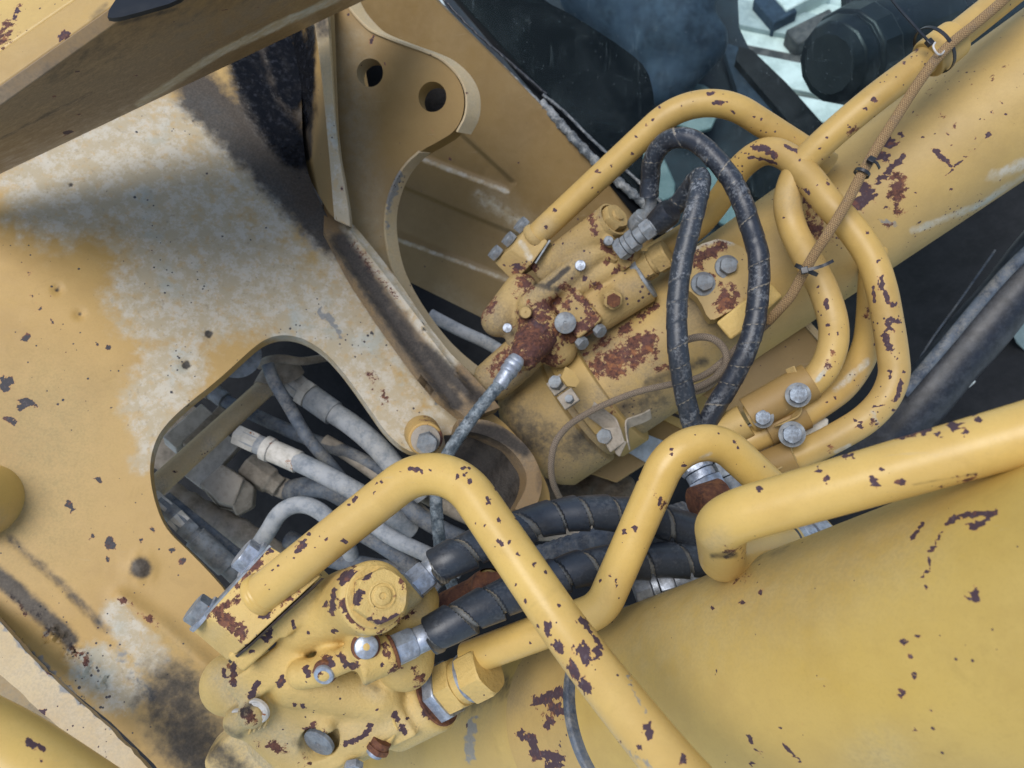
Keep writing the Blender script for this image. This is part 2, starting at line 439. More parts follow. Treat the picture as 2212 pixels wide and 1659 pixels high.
def painted(name, base, base2=None, specks=.5, speck_scale=150, dust=.15, cast=0, rough=.42, dustcol=srgb(176, 160, 130), tint=None, chipc=None, scr=.0):
    """old yellow paint: colour drift, dust film, chips down to dark primer, rust, grime, scrubbed pale patches"""
    s = N(name); base2 = base2 or tuple(c * .86 for c in base[:3]) + (1,)
    n1 = s.noise(9, 5, .6); n2 = s.noise(60, 5, .65); n3 = s.noise(330, 4, .6); n0 = s.noise(3.0, 3, .5)
    col = s.mix(s.step(n1, .35, .68), base, base2)
    col = s.mix(s.math('MULTIPLY', s.step(n2, .45, .75), .28), col, tuple(min(1, c * 1.12) for c in base[:3]) + (1,))
    # dust film
    da = s.attr('dust'); dm = s.math('ADD', s.math('MULTIPLY', da, 1.1), dust)
    dn = s.math('ADD', s.math('MULTIPLY', n2, .7), s.math('MULTIPLY', n3, .5))
    dmask = s.math('MULTIPLY', dm, s.step(dn, .30, .85, .25, 1.15), clamp=True)
    dcol = s.mix(s.step(n3, .35, .65), dustcol, tuple(c * .78 for c in dustcol[:3]) + (1,))
    col = s.mix(dmask, col, dcol)
    col = s.mix(s.math('MULTIPLY', s.step(s.noise(520, 2, .5), .52, .70), .16), col, tuple(c * .7 for c in base[:3]) + (1,))
    col = s.mix(s.math('MULTIPLY', s.step(n0, .40, .66), .13), col, dustcol)
    wsc = s.step(s.noise(1.0, 5, .6, s.vmap((14, 190, 60), rot=(.5, .3, .7))), .66, .74); col = s.mix(s.math('MULTIPLY', wsc, .22), col, dustcol)
    # faint stains along the surface
    st = s.step(s.noise(26, 6, .7, dist=.8), .56, .72); col = s.mix(s.math('MULTIPLY', st, .20), col, tuple(c * .55 for c in base[:3]) + (1,))
    # pale scrubbed blotches
    pa = s.attr('pale'); pn = s.math('ADD', pa, s.math('MULTIPLY', s.math('SUBTRACT', s.math('ADD', s.math('MULTIPLY', n2, .75), s.math('MULTIPLY', s.noise(24, 6, .7), .75)), .75), 1.25))
    pm = s.math('MULTIPLY', s.step(pn, .06, .58), s.step(pa, .0, .25))
    pcol = s.mix(s.step(s.noise(42, 7, .78), .44, .60), srgb(180, 166, 138), srgb(196, 188, 170))
    pcol = s.mix(s.math('MULTIPLY', s.step(s.noise(13, 3, .5), .56, .72), .6), pcol, srgb(164, 176, 172))
    pcol = s.mix(s.math('MULTIPLY', s.step(s.noise(70, 6, .7), .5, .68), .45), pcol, srgb(190, 154, 92))
    pcol = s.mix(s.math('MULTIPLY', s.step(s.noise(150, 3, .6), .60, .70), .35), pcol, srgb(130, 118, 100))
    col = s.mix(s.math('MULTIPLY', pm, .93), col, pcol)
    # blue grey rubs
    gm = s.step(s.math('ADD', s.attr('steel'), s.math('MULTIPLY', s.math('SUBTRACT', n2, .5), 1.2)), .40, .65)
    gm = s.math('MULTIPLY', gm, s.step(s.attr('steel'), .02, .2))
    col = s.mix(s.math('MULTIPLY', gm, .85), col, s.mix(n3, srgb(96, 98, 100), srgb(150, 152, 150)))
    # rust
    ra = s.attr('rust'); rn = s.math('ADD', ra, s.math('MULTIPLY', s.math('SUBTRACT', s.math('ADD', s.math('MULTIPLY', n2, .5), s.math('MULTIPLY', s.noise(100, 8, .78), .8)), .65), 4.2))
    rm = s.math('MULTIPLY', s.step(rn, .46, .54), s.step(ra, .02, .15))
    rcol = s.mix(s.step(s.noise(190, 5, .7), .38, .62), srgb(68, 42, 38), srgb(110, 70, 54))
    rcol = s.mix(s.step(s.noise(75, 4, .6), .55, .66), rcol, srgb(138, 90, 58))
    rcol = s.mix(s.math('MULTIPLY', s.step(s.noise(45, 4, .6), .50, .62), .55), rcol, srgb(92, 62, 60))
    # chips
    ca = s.attr('chip'); cn = s.math('ADD', ca, s.math('MULTIPLY', s.math('SUBTRACT', s.math('ADD', s.math('MULTIPLY', s.noise(95, 4, .7), .6), s.math('MULTIPLY', s.noise(420, 3, .6), .4)), .47), 1.5))
    cm = s.math('MULTIPLY', s.step(cn, .49, .52), s.step(ca, .05, .2))
    sp = None
    if specks > 0:
        vd = s.vor(speck_scale, s.vmap((1, 1, 1), vec=None)); nn = s.noise(speck_scale * .9, 2, .5); dens = s.step(s.noise(14, 3, .6), .48, .70)
        thr = s.math('MULTIPLY', dens, .30 * specks); v = s.math('ADD', vd, s.math('MULTIPLY', s.math('SUBTRACT', nn, .5), .35))
        sp = s.math('LESS_THAN', v, thr)
        v2 = s.vor(speck_scale * .33); sp2 = s.math('LESS_THAN', s.math('ADD', v2, s.math('MULTIPLY', s.math('SUBTRACT', s.noise(speck_scale * .6, 3, .7), .5), .6)), s.math('MULTIPLY', s.step(s.noise(7, 2, .5), .56, .72), .17 * specks))
        sp = s.math('MAXIMUM', sp, sp2); cm = s.math('MAXIMUM', cm, sp)
    ccol = chipc or srgb(72, 54, 60)
    cc = s.mix(s.step(s.noise(95, 4, .65), .56, .70), ccol, srgb(112, 72, 58)); cc = s.mix(s.math('MULTIPLY', s.step(s.noise(260, 3, .6), .55, .7), .5), cc, srgb(104, 92, 96))
    cm_all = s.math('MAXIMUM', cm, rm)
    halo = s.math('MULTIPLY', s.step(s.math('MAXIMUM', s.math('MULTIPLY', rn, s.step(ra, .02, .15)), s.math('MULTIPLY', cn, s.step(ca, .05, .2))), .36, .50), .35)
    col = s.mix(halo, col, srgb(190, 128, 84))
    col = s.mix(rm, col, rcol); col = s.mix(s.math('MULTIPLY', cm, s.math('SUBTRACT', 1.0, s.math('MULTIPLY', rm, .5))), col, cc)
    # grime on top
    ga = s.attr('grime'); gn = s.math('ADD', s.math('MULTIPLY', ga, 1.3), s.math('MULTIPLY', s.math('SUBTRACT', n2, .5), .9))
    gmm = s.math('MULTIPLY', s.step(gn, .22, .85), s.step(ga, 0, .15)); gcol = s.mix(s.step(n3, .35, .7), srgb(38, 37, 37), srgb(66, 61, 56))
    col = s.mix(s.math('MULTIPLY', gmm, .93), col, gcol)
    oa = s.attr('oil'); om = s.math('MULTIPLY', s.step(s.math('ADD', oa, s.math('MULTIPLY', s.math('SUBTRACT', s.noise(40, 5, .6), .5), .9)), .12, .80), s.step(oa, .02, .2))
    col = s.mix(om, col, s.mix(s.step(s.noise(120, 5, .7), .5, .75), srgb(14, 15, 18), srgb(46, 48, 54)))
    rgh = s.mixf(cm_all, s.mixf(dmask, rough, .75), .8); rgh = s.mixf(pm, rgh, .7)
    rgh = s.math('ADD', rgh, s.math('MULTIPLY', s.math('SUBTRACT', n2, .5), .25))
    rgh = s.mixf(om, rgh, s.step(n2, .35, .65, .14, .38))
    h = s.math('MULTIPLY', cm_all, -1.0)
    b = s.bump(h, .6, .0006)
    b = s.bump(s.math('MULTIPLY', s.noise(210, 5, .7), s.math('ADD', .05, s.math('MULTIPLY', rm, 1.0))), .55, .0012, b)
    if cast: b = s.bump(s.noise(cast, 5, .68), .6, .0026, b)
    b = s.bump(s.math('ADD', s.math('MULTIPLY', n1, .6), s.math('MULTIPLY', n2, .15)), .25, .004, b)
    b = s.bump(s.math('MULTIPLY', om, s.math('ADD', s.noise(80, 4, .55), .5)), .8, .0016, b)
    return s.done(col, rgh, 0.0, b, s.mixf(om, .42, .14))

def simple(name, c1, c2, rough=.6, metal=0.0, s1=40, s2=220, bumpd=.0008, dust=None, damt=.4, spec=.5, contrast=(.38, .64), bs=.5):
    s = N(name); n = s.noise(s1, 6, .66); m = s.noise(s2, 4, .6)
    col = s.mix(s.step(n, *contrast), c1, c2); col = s.mix(s.math('MULTIPLY', s.step(m, .45, .75), .35), col, tuple(min(1, c * 1.5 + .01) for c in c2[:3]) + (1,))
    rg = s.math('ADD', rough, s.math('MULTIPLY', s.math('SUBTRACT', n, .5), .35)); mt = metal
    if dust is not None:
        dm = s.math('MULTIPLY', s.step(s.math('ADD', s.math('MULTIPLY', s.noise(s1 * .6, 6, .75), .7), s.math('MULTIPLY', m, .3)), .42, .66), damt)
        col = s.mix(dm, col, dust); rg = s.mixf(dm, rg, .85)
        mt = s.math('MULTIPLY', s.math('SUBTRACT', 1.0, dm), metal)
    ra = s.attr('rust'); rn = s.math('ADD', ra, s.math('MULTIPLY', s.math('SUBTRACT', s.math('ADD', s.math('MULTIPLY', n, .5), s.math('MULTIPLY', m, .5)), .5), 2.0))
    rm = s.math('MULTIPLY', s.step(rn, .45, .55), s.step(ra, .02, .15)); rc = s.mix(s.step(m, .4, .6), srgb(90, 52, 36), srgb(150, 92, 52))
    col = s.mix(rm, col, rc); rg = s.mixf(rm, rg, .85); mt = s.math('MULTIPLY', mt, s.math('SUBTRACT', 1.0, rm))
    b = s.bump(s.math('ADD', s.math('MULTIPLY', n, .6), s.math('MULTIPLY', m, .4)), bs, bumpd)
    return s.done(col, rg, mt, b, spec)

YEL = srgb(216, 174, 92); YEL2 = srgb(200, 156, 78)
M = {}
M['pipe'] = painted('yellow_pipe_paint', srgb(210, 175, 96), srgb(197, 161, 86), specks=.45, speck_scale=120, dust=.08, rough=.31)
M['pipe_far'] = painted('yellow_pipe_paint_worn', srgb(194, 159, 86), srgb(174, 141, 76), specks=.6, speck_scale=120, dust=.09, rough=.42)
M['barrel'] = painted('barrel_paint', srgb(194, 163, 84), srgb(180, 149, 76), specks=.45, speck_scale=90, dust=.08, rough=.33, dustcol=srgb(184, 166, 122))
M['barrel_far'] = painted('barrel_paint_worn', srgb(188, 157, 92), srgb(172, 143, 84), specks=.75, speck_scale=150, dust=.17, rough=.5, dustcol=srgb(156, 138, 106))
M['cast'] = painted('cast_paint', srgb(210, 178, 104), srgb(192, 160, 90), specks=.55, speck_scale=110, dust=.12, cast=190, rough=.48, dustcol=srgb(196, 178, 138))
M['cast_far'] = painted('cast_paint_rusty', srgb(186, 157, 98), srgb(170, 141, 86), specks=.9, speck_scale=120, dust=.25, cast=220, rough=.6, dustcol=srgb(152, 134, 102))
M['plate'] = painted('frame_plate_paint', srgb(188, 152, 88), srgb(174, 139, 78), specks=.65, speck_scale=110, dust=.12, rough=.5, dustcol=srgb(176, 156, 112), chipc=srgb(70, 68, 70))
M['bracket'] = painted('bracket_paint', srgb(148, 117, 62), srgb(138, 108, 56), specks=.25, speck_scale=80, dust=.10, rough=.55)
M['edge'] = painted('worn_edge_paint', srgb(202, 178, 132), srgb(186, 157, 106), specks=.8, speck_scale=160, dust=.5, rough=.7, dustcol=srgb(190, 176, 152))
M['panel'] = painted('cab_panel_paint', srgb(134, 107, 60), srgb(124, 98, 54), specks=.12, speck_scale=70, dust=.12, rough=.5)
M['beam'] = painted('boom_paint', srgb(186, 152, 88), srgb(172, 138, 78), specks=.3, speck_scale=120, dust=.15, rough=.38)
M['beam_dirty_shaded'] = painted('boom_paint_dirt_and_shade', srgb(150, 120, 74), srgb(138, 110, 70), specks=.3, speck_scale=120, dust=.45, rough=.30, dustcol=srgb(138, 120, 96))  # dust film, with the underside's shade put into the darker base
M['zinc'] = simple('zinc_plated_steel', srgb(184, 192, 204), srgb(130, 138, 150), .46, .65, 90, 380, .0005, srgb(150, 148, 142), .45)
M['dull'] = simple('dull_grey_fitting', srgb(142, 148, 152), srgb(100, 106, 112), .6, .3, 60, 300, .0008, srgb(150, 144, 134), .5)
M['steel_grey'] = simple('blue_grey_bolt_steel', srgb(112, 122, 134), srgb(74, 82, 94), .45, .5, 90, 380, .0008, srgb(140, 140, 136), .4)
M['white_dust'] = simple('dusty_pale_fitting', srgb(206, 202, 194), srgb(176, 172, 162), .8, .0, 60, 300, .0010, srgb(196, 192, 182), .5)
M['brown_dust'] = simple('dust_caked_steel', srgb(162, 152, 138), srgb(124, 116, 104), .9, .0, 34, 200, .0018, srgb(172, 164, 150), .6)
M['rubber'] = simple('black_rubber', srgb(34, 38, 46), srgb(22, 25, 31), .42, .0, 50, 260, .0006, srgb(100, 104, 108), .25)
M['grey_rubber'] = simple('dusty_grey_rubber', srgb(158, 162, 166), srgb(116, 124, 132), .75, .0, 45, 260, .0009, srgb(176, 174, 168), .6)
M['dark_hose'] = simple('dusty_dark_rubber', srgb(92, 101, 112), srgb(56, 64, 76), .7, .0, 40, 260, .0009, srgb(148, 144, 134), .6)
M['black'] = simple('black_plastic', srgb(20, 22, 25), srgb(12, 14, 16), .4, .0, 12, 60, .0001, srgb(50, 53, 56), .12)
M['mud'] = simple('dried_mud', srgb(104, 92, 76), srgb(70, 62, 52), .95, .0, 26, 140, .004, srgb(132, 120, 100), .5, bs=.9)
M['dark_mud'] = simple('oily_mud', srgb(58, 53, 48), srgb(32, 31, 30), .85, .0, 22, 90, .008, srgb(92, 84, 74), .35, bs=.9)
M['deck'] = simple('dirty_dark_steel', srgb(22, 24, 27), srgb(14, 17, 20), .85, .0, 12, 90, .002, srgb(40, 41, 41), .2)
M['rusty'] = simple('rusted_steel', srgb(98, 60, 42), srgb(64, 40, 34), .85, .0, 70, 240, .0014, srgb(160, 104, 60), .6, bs=.8)
M['gasket'] = simple('dark_seal', srgb(70, 58, 52), srgb(48, 42, 40), .8, .0, 90, 300, .0006)
M['silver_edge'] = simple('worn_rubber_seal', srgb(92, 98, 102), srgb(54, 60, 66), .5, .1, 60, 260, .001, srgb(188, 188, 184), .6)
M['cable_tie'] = simple('cable_tie_plastic', srgb(34, 36, 40), srgb(24, 26, 30), .35, .0, 60, 260, .0003, srgb(90, 90, 90), .15)
M['wire_white'] = simple('bent_wire', srgb(214, 210, 204), srgb(170, 166, 160), .5, .2, 60, 260, .0003)
M['label_plate'] = simple('worn_aluminium_label', srgb(176, 184, 190), srgb(150, 156, 160), .5, .4, 60, 260, .0004, srgb(150, 150, 140), .4)
M['rope'] = simple('grimy_cord', srgb(150, 130, 108), srgb(116, 100, 84), .9, .0, 120, 420, .001, srgb(160, 150, 136), .4)

# oily grease
def grease():
    s = N('wet_black_grease'); n = s.noise(55, 6, .7, dist=.6); m = s.noise(190, 5, .7)
    col = s.mix(s.step(m, .45, .72), srgb(16, 17, 20), srgb(52, 54, 58)); 
    b = s.bump(s.math('ADD', n, s.math('MULTIPLY', m, .4)), 1.0, .006)
    return s.done(col, s.step(n, .35, .7, .18, .55), 0.0, b, .6)
M['grease'] = grease()
# spiral guard on hoses: worn black plastic; uv.y runs along
def wrapmat(name, c1, c2, wear=.45):
    s = N(name); uv = s.tc.outputs['UV']
    n = s.noise(60, 6, .7); m = s.noise(300, 4, .65); l = s.noise(22, 4, .6)
    g = s.attr('gap')
    col = s.mix(s.step(n, .4, .66), c1, c2)
    sc = s.math('MULTIPLY', s.step(s.math('ADD', s.math('MULTIPLY', m, .5), s.math('MULTIPLY', n, .55)), .50, .62), wear)
    sc = s.math('MULTIPLY', sc, s.step(l, .38, .62, .15, 1.0))
    col = s.mix(sc, col, srgb(146, 150, 154))
    e = s.math('MULTIPLY', s.step(g, .90, .96), s.step(s.noise(30, 3, .5), .38, .56)); col = s.mix(s.math('MULTIPLY', e, .75), col, srgb(150, 140, 122))
    lo = s.step(g, 1.2, 1.7); col = s.mix(lo, col, s.mix(n, srgb(92, 96, 98), srgb(128, 128, 124)))
    b = s.bump(s.math('ADD', n, s.math('MULTIPLY', m, .3)), .4, .0008)
    return s.done(col, s.mixf(sc, .38, .7), 0.0, b, .5)
M['wrap'] = wrapmat('spiral_guard', srgb(40, 45, 54), srgb(26, 30, 38), .42)
M['wrap_scuffed'] = wrapmat('scuffed_spiral_guard', srgb(48, 54, 62), srgb(34, 38, 45), .7)
M['wrap_clean'] = wrapmat('loose_spiral_guard', srgb(48, 54, 62), srgb(36, 41, 49), .14)
# braided sleeve: herringbone from uv
def braid(name, c1, c2, n_around=14, pitch=260.0):
    s = N(name); sx = s.n('ShaderNodeSeparateXYZ'); s.put(sx.inputs[0], s.tc.outputs['UV'])
    u = s.math('MULTIPLY', sx.outputs[0], float(n_around)); v = s.math('MULTIPLY', sx.outputs[1], pitch)
    fu = s.math('FRACT', u); tri = s.math('ABSOLUTE', s.math('SUBTRACT', fu, .5))
    ph = s.math('FRACT', s.math('ADD', v, s.math('MULTIPLY', tri, 2.4)))
    a = s.math('ABSOLUTE', s.math('SUBTRACT', ph, .5)); a = s.step(a, .12, .34)
    edge = s.step(s.math('ABSOLUTE', s.math('SUBTRACT', tri, .25)), .19, .25)
    col = s.mix(a, c1, c2); col = s.mix(s.math('MULTIPLY', edge, .45), col, srgb(70, 56, 44))
    col = s.mix(s.math('MULTIPLY', s.step(s.noise(80, 5, .7), .5, .7), .35), col, srgb(120, 110, 100))
    h = s.math('SUBTRACT', s.math('SUBTRACT', 1.0, a), s.math('MULTIPLY', edge, .6))
    return s.done(col, .8, 0.0, s.bump(h, .8, .0008), .3)
M['braid'] = braid('braided_sleeve', srgb(206, 172, 122), srgb(96, 70, 48))
M['rope_braid'] = braid('grimy_braided_cord', srgb(168, 152, 132), srgb(96, 84, 72), 8, 330)
M['steel_braid'] = simple('weathered_hose_cover', srgb(92, 104, 112), srgb(52, 62, 70), .45, .15, 110, 330, .0018, srgb(170, 178, 182), .7, bs=.9)
# glass with dirt and scratches
def glass():
    s = N('scratched_cab_glass')
    t = s.n('ShaderNodeBsdfTransparent'); t.inputs[0].default_value = (.86, .94, .95, 1)
    g = s.n('ShaderNodeBsdfGlossy'); g.inputs['Roughness'].default_value = .04; g.inputs[0].default_value = (1, 1, 1, 1)
    f = s.n('ShaderNodeFresnel'); f.inputs[0].default_value = 1.5
    m1 = s.n('ShaderNodeMixShader'); s.put(m1.inputs[0], s.math('MULTIPLY', f.outputs[0], .06)); s.t.links.new(t.outputs[0], m1.inputs[1]); s.t.links.new(g.outputs[0], m1.inputs[2])
    d = s.n('ShaderNodeBsdfDiffuse'); d.inputs[0].default_value = srgb(190, 206, 210)
    w1 = s.n('ShaderNodeTexWave'); w1.inputs['Scale'].default_value = 1
    sc1 = s.step(s.noise(1.0, 8, .6, s.vmap((120, 6, 30), rot=(.3, .2, .9))), .62, .72)
    sc2 = s.step(s.noise(1.0, 8, .6, s.vmap((8, 150, 40), rot=(.1, .5, -.5))), .64, .72)
    sm = s.step(s.noise(7, 6, .65, dist=1.2), .42, .75)
    fm = s.math('ADD', s.math('MULTIPLY', sm, .012), s.math('MULTIPLY', s.math('MAXIMUM', sc1, sc2), .025)); fm = s.math('ADD', fm, .001)
    fm = s.math('ADD', fm, s.math('MULTIPLY', s.math('LESS_THAN', s.vor(90), .07), .2))
    m2 = s.n('ShaderNodeMixShader'); s.put(m2.inputs[0], fm); s.t.links.new(m1.outputs[0], m2.inputs[1]); s.t.links.new(d.outputs[0], m2.inputs[2])
    s.t.links.new(m2.outputs[0], s.out.inputs[0]); return s.m
M['glass'] = glass()
def frit():
    s = N('black_glass_border'); 
    v = s.step(s.noise(1.0, 6, .6, s.vmap((90, 5, 20), rot=(.2, .2, .8))), .66, .76); w = s.step(s.noise(1.0, 7, .6, s.vmap((6, 110, 30), rot=(.1, .4, -.6))), .66, .76)
    sp = s.math('LESS_THAN', s.vor(120), .08); sc = s.math('ADD', s.math('MULTIPLY', s.math('MAXIMUM', v, w), .22), s.math('MULTIPLY', sp, .5))
    sc = s.math('MULTIPLY', sc, s.step(s.noise(6, 3, .5), .40, .66, .1, 1))
    col = s.mix(sc, srgb(6, 9, 13), srgb(110, 124, 134))
    return s.done(col, s.mixf(sc, .35, .6), 0, None, .08)
M['frit'] = frit()
M['seat'] = simple('seat_cloth', srgb(42, 60, 78), srgb(22, 36, 50), .8, 0, 8, 40, .001, srgb(80, 100, 116), .35)
M['cab_trim'] = simple('cab_trim', srgb(18, 32, 42), srgb(8, 17, 25), .7, 0, 5, 40, .0005, srgb(50, 72, 84), .35)
M['card'] = simple('pale_card', srgb(120, 138, 136), srgb(104, 124, 124), .6, 0, 30, 200, .0004)
M['yard'] = simple('pale_yard_concrete', srgb(176, 188, 186), srgb(150, 160, 158), .9, 0, 5, 60, .004, srgb(200, 206, 200), .4)
M['sheet'] = simple('pale_metal_sheet', srgb(222, 230, 222), srgb(186, 196, 188), .5, .0, 9, 90, .002)
M['scrap'] = simple('dark_scrap', srgb(96, 92, 88), srgb(60, 60, 60), .8, 0, 20, 120, .002)
# ================================================================== ground, deck
def gz(z=0.0): return z
def flat(name, pts_world, mat, kind, thick=.0):
    me = bpy.data.meshes.new(name); c = np.mean(pts_world, 0)
    me.from_pydata((np.array(pts_world) - c).tolist(), [], [tuple(range(len(pts_world)))]); me.update(); me.materials.append(mat)
    o = bpy.data.objects.new(name, me); COL.objects.link(o); o.location = c; o['kind'] = kind; return o
flat('ground', [(-120, -120, 0), (120, -120, 0), (120, 120, 0), (-120, 120, 0)], M['yard'], 'structure')

# ================================================================== big frame plate with the hose opening
PA = Plane((0, 700, 1.02), (700, 500, 1.17), (400, 1300, 1.00))
outA = smoothpoly([(-140, 300, 1), (240, 140, 1), (560, 20, 1), (652, 30, 1), (650, 330), (690, 440), (752, 540), (850, 690), (945, 800), (1010, 860), (1085, 905), (1150, 985), (1190, 1060), (1185, 1110),
                   (1090, 1140), (1040, 1075), (960, 1010), (925, 985), (880, 975), (838, 940), (800, 885), (765, 835), (735, 795), (699, 757), (655, 730), (612, 722), (575, 731), (545, 752), (470, 822), (400, 876), (355, 920), (334, 955),
                   (323, 1000), (326, 1050), (341, 1106), (362, 1148), (403, 1186), (452, 1236), (480, 1268, 1), (600, 1440, 1), (620, 1760, 1), (410, 1760, 1), (330, 1654, 1), (235, 1562, 1), (130, 1478, 1), (52, 1400, 1), (0, 1340, 1), (-140, 1190, 1)], 2)
def hA(q, v):
    z = np.zeros(len(v))
    # raised rib and crease lower left
    d = seg_dist(q, (262, 1292), (350, 1352)); d = np.minimum(d, seg_dist(q, (350, 1352), (450, 1440))); z += .008 * np.exp(-(d / 20) ** 2)
    d = seg_dist(q, (20, 1165), (120, 1250)); d = np.minimum(d, seg_dist(q, (120, 1250), (232, 1362))); z -= .0016 * np.exp(-(d / 7) ** 2)
    # welded boss scar
    d = np.linalg.norm((q - [304, 1226]) / [1.15, 1], axis=1); z += .006 * np.exp(-(d / 26) ** 2) * (1 + .4 * np.sin(q[:, 0] * .4) * np.cos(q[:, 1] * .33))
    # edge of the plate rolls away on the lower right
    d = seg_dist(q, (232, 1290), (420, 1600)); side = ((q - [232, 1290]) @ np.array([.86, -.52])); z -= np.clip(-side - 6, 0, 90) * .00010 * np.clip((q[:, 1] - 1330) / 160, 0, 1)
    # lumpy scale in the corner
    m = np.clip(1.4 * (1 - np.linalg.norm((q - [590, 180]) / [120, 190], axis=1)), 0, 1); z += m * .0006 * (np.sin(q[:, 0] * .071 + q[:, 1] * .05) * np.cos(q[:, 1] * .093 - q[:, 0] * .03) + .5 * np.sin(q[:, 0] * .19 - q[:, 1] * .12))
    m = np.exp(-(seg_dist(q, (110, 1375), (215, 1470)) / 22) ** 2); z += m * .004 * np.sin(q[:, 0] * .35) * np.cos(q[:, 1] * .3)
    # dimples
    for (x, y, r) in [(450, 722, 10), (402, 789, 10), (152, 399, 7), (124, 625, 8), (172, 679, 8)]:
        d = np.linalg.norm(q - [x, y], axis=1); z -= .004 * np.clip(1.6 - d / r, 0, 1)
    return z
wA = {
 'pale': [(230, 1, (330, 420), (420, 520)), (200, 1, (120, 400), (300, 330)), (190, .95, (360, 640), (560, 600)), (150, .9, (620, 640), (740, 740)), (110, .95, (380, 800), (330, 870)), (80, .7, (340, 960)), (120, .8, (740, 780), (860, 900)),
          (60, .75, (250, 1330), (330, 1420)), (90, .8, (200, 1440), (270, 1490)), (60, .7, (900, 900), (1040, 990)), (50, .55, (300, 1000)), (76, 1, (700, 500), (830, 690), (980, 880)), (90, .75, (420, 250), (600, 470))],
 'grime': [(125, 1.1, (560, 110), (600, 300), (690, 430)), (95, .9, (430, 200), (560, 330), (720, 500)), (45, .8, (700, 480), (830, 680), (960, 850)), (42, 1.0, (304, 1226)), (40, .8, (-20, 1230), (70, 1310), (150, 1380)),  # corner strokes: grease, and the soft shade painted round it
           (26, .5, (20, 1165), (120, 1250), (232, 1362)), (170, .62, (440, 1650), (370, 1500)), (90, .5, (440, 1500), (480, 1700)), (14, 1.3, (450, 722)), (14, 1.3, (402, 789)), (10, .9, (152, 399)), (11, .8, (124, 625)), (10, .6, (172, 679)), (24, .6, (690, 440), (752, 540), (850, 690), (945, 800)), (60, .8, (1090, 1010), (1130, 1080)), (20, .6, (0, 1345), (130, 1480), (300, 1630))],  # broad lower strokes: smear plus painted shading where the plate recedes
 'oil': [(70, 1.1, (520, 110), (570, 230), (640, 330)), (70, 1.2, (600, 60), (630, 200))],
 'rust': [(9, .6, (262, 1292), (340, 1350)), (14, .5, (160, 1400), (190, 1440)), (12, .7, (236, 1174)), (12, .42, (790, 800), (830, 860)), (16, .42, (30, 1290), (110, 1370))],
 'chip': [(9, 1, (10, 820), (16, 840)), (8, 1, (8, 835), (22, 822)), (8, 1, (44, 880), (58, 868)), (8, 1, (50, 868), (72, 872)), (6, 1, (18, 905)), (5, 1, (30, 912)), (7, 1, (211, 1035)), (5, 1, (150, 1088)), (7, 1, (148, 1088), (156, 1098)), (6, 1, (52, 732)), (5, 1, (62, 728)), (5, 1, (236, 750)), (4, 1, (210, 743)),
          (5, 1, (232, 1205)), (9, 1, (236, 1168), (238, 1180)), (9, 1, (394, 1212)), (6, 1, (372, 1190)), (5, 1, (332, 1146)), (5, 1, (306, 1168)), (5, 1, (200, 1159)), (4, 1, (112, 694)), (4, 1, (106, 640)), (4, 1, (75, 655)), (5, 1, (80, 668)), (4, 1, (98, 660)), (4, 1, (68, 640)), (4, 1, (66, 590))],
 'steel': [(16, .9, (690, 668), (722, 700)), (12, .8, (722, 700), (738, 728)), (12, .6, (460, 505)), (10, .6, (224, 452)), (12, .5, (60, 1330), (160, 1420)), (20, .7, (0, 1345), (140, 1480), (290, 1628)), (24, .5, (900, 830), (960, 880)), (10, .6, (326, 875)), (40, .5, (250, 1400), (330, 1500))],
 'dust': [(200, .45, (700, 600), (900, 850)), (240, .5, (100, 900), (60, 1100)), (150, .7, (330, 1440), (430, 1560))],
}
frame_plate = thing('frame_plate', 'big thick yellow steel plate scrubbed pale, with a rounded opening full of hoses', 'machine frame', PA.hit(300, 900))
slab('plate', outA, PA, .030, M['plate'], frame_plate, res=.0056, wear=wA, height=hA, bevel=.002)
# strip along the lower edge: thick edge of the plate below, worn
PS = Plane((0, 1400, .90), (300, 1640, .86), (100, 1300, .93))
strip = smoothpoly([(-140, 1196, 1), (0, 1340), (52, 1404), (134, 1484), (232, 1568), (296, 1632), (420, 1770, 1), (330, 1770, 1), (235, 1662), (101, 1549), (0, 1458), (-140, 1320, 1)], 2)
slab('flange', strip, PS, .020, M['edge'], frame_plate, res=.009, bevel=.0025, rough=.0005, wear={'chip': [(5, 1, (105, 1455)), (6, 1, (180, 1620)), (4, 1, (88, 1540)), (5, 1, (20, 1420)), (4, 1, (260, 1650))], 'steel': [(8, .7, (0, 1345), (52, 1406), (134, 1486), (232, 1572), (296, 1636))], 'dust': [(60, .2, (60, 1440), (250, 1620))]})
PB0 = Plane((0, 1500, 1.12), (300, 1700, 1.10), (0, 1640, 1.08))
slab('inner_wall', [(-200, 1380), (0, 1440), (120, 1540), (300, 1650), (460, 1800), (-200, 1800)], PB0, .02, M['bracket'], frame_plate, res=.03, wear={'dust': [(300, .9, (60, 1560))], 'grime': [(200, .35, (60, 1560))]})  # dust and grime carry this wall's brown shade in the colour
# round pin end cap at the left edge
c0 = P(-86, 1094, .93); v, f = lathe(c0 + V(0, 0, -.06), c0 + V(.004, 0, .05), [(0, .047), (.055, .047), (.062, .045), (.064, .040), (.0645, .002)], 72)
pc = thing('pin_cap', 'round yellow pin end poking in at the picture edge above the grimy crease', 'pin', c0); make('cap', v, f, M['pipe'], pc, bevel=.001, wear={'dust': [(60, .5, (20, 1130))]})

# dark back wall of the machine behind the hose opening
PBK = Plane((500, 900, 1.62), (900, 1200, 1.60), (400, 1300, 1.60))
tag(slab('bulkhead_wall', [(60, -140), (830, -140), (830, 560), (1150, 560), (1150, 760), (1300, 1000), (1650, 1250), (1500, 1600), (300, 1800), (60, 1500)], PBK, .03, M['deck'], None, res=.06, bevel=0), kind='structure')
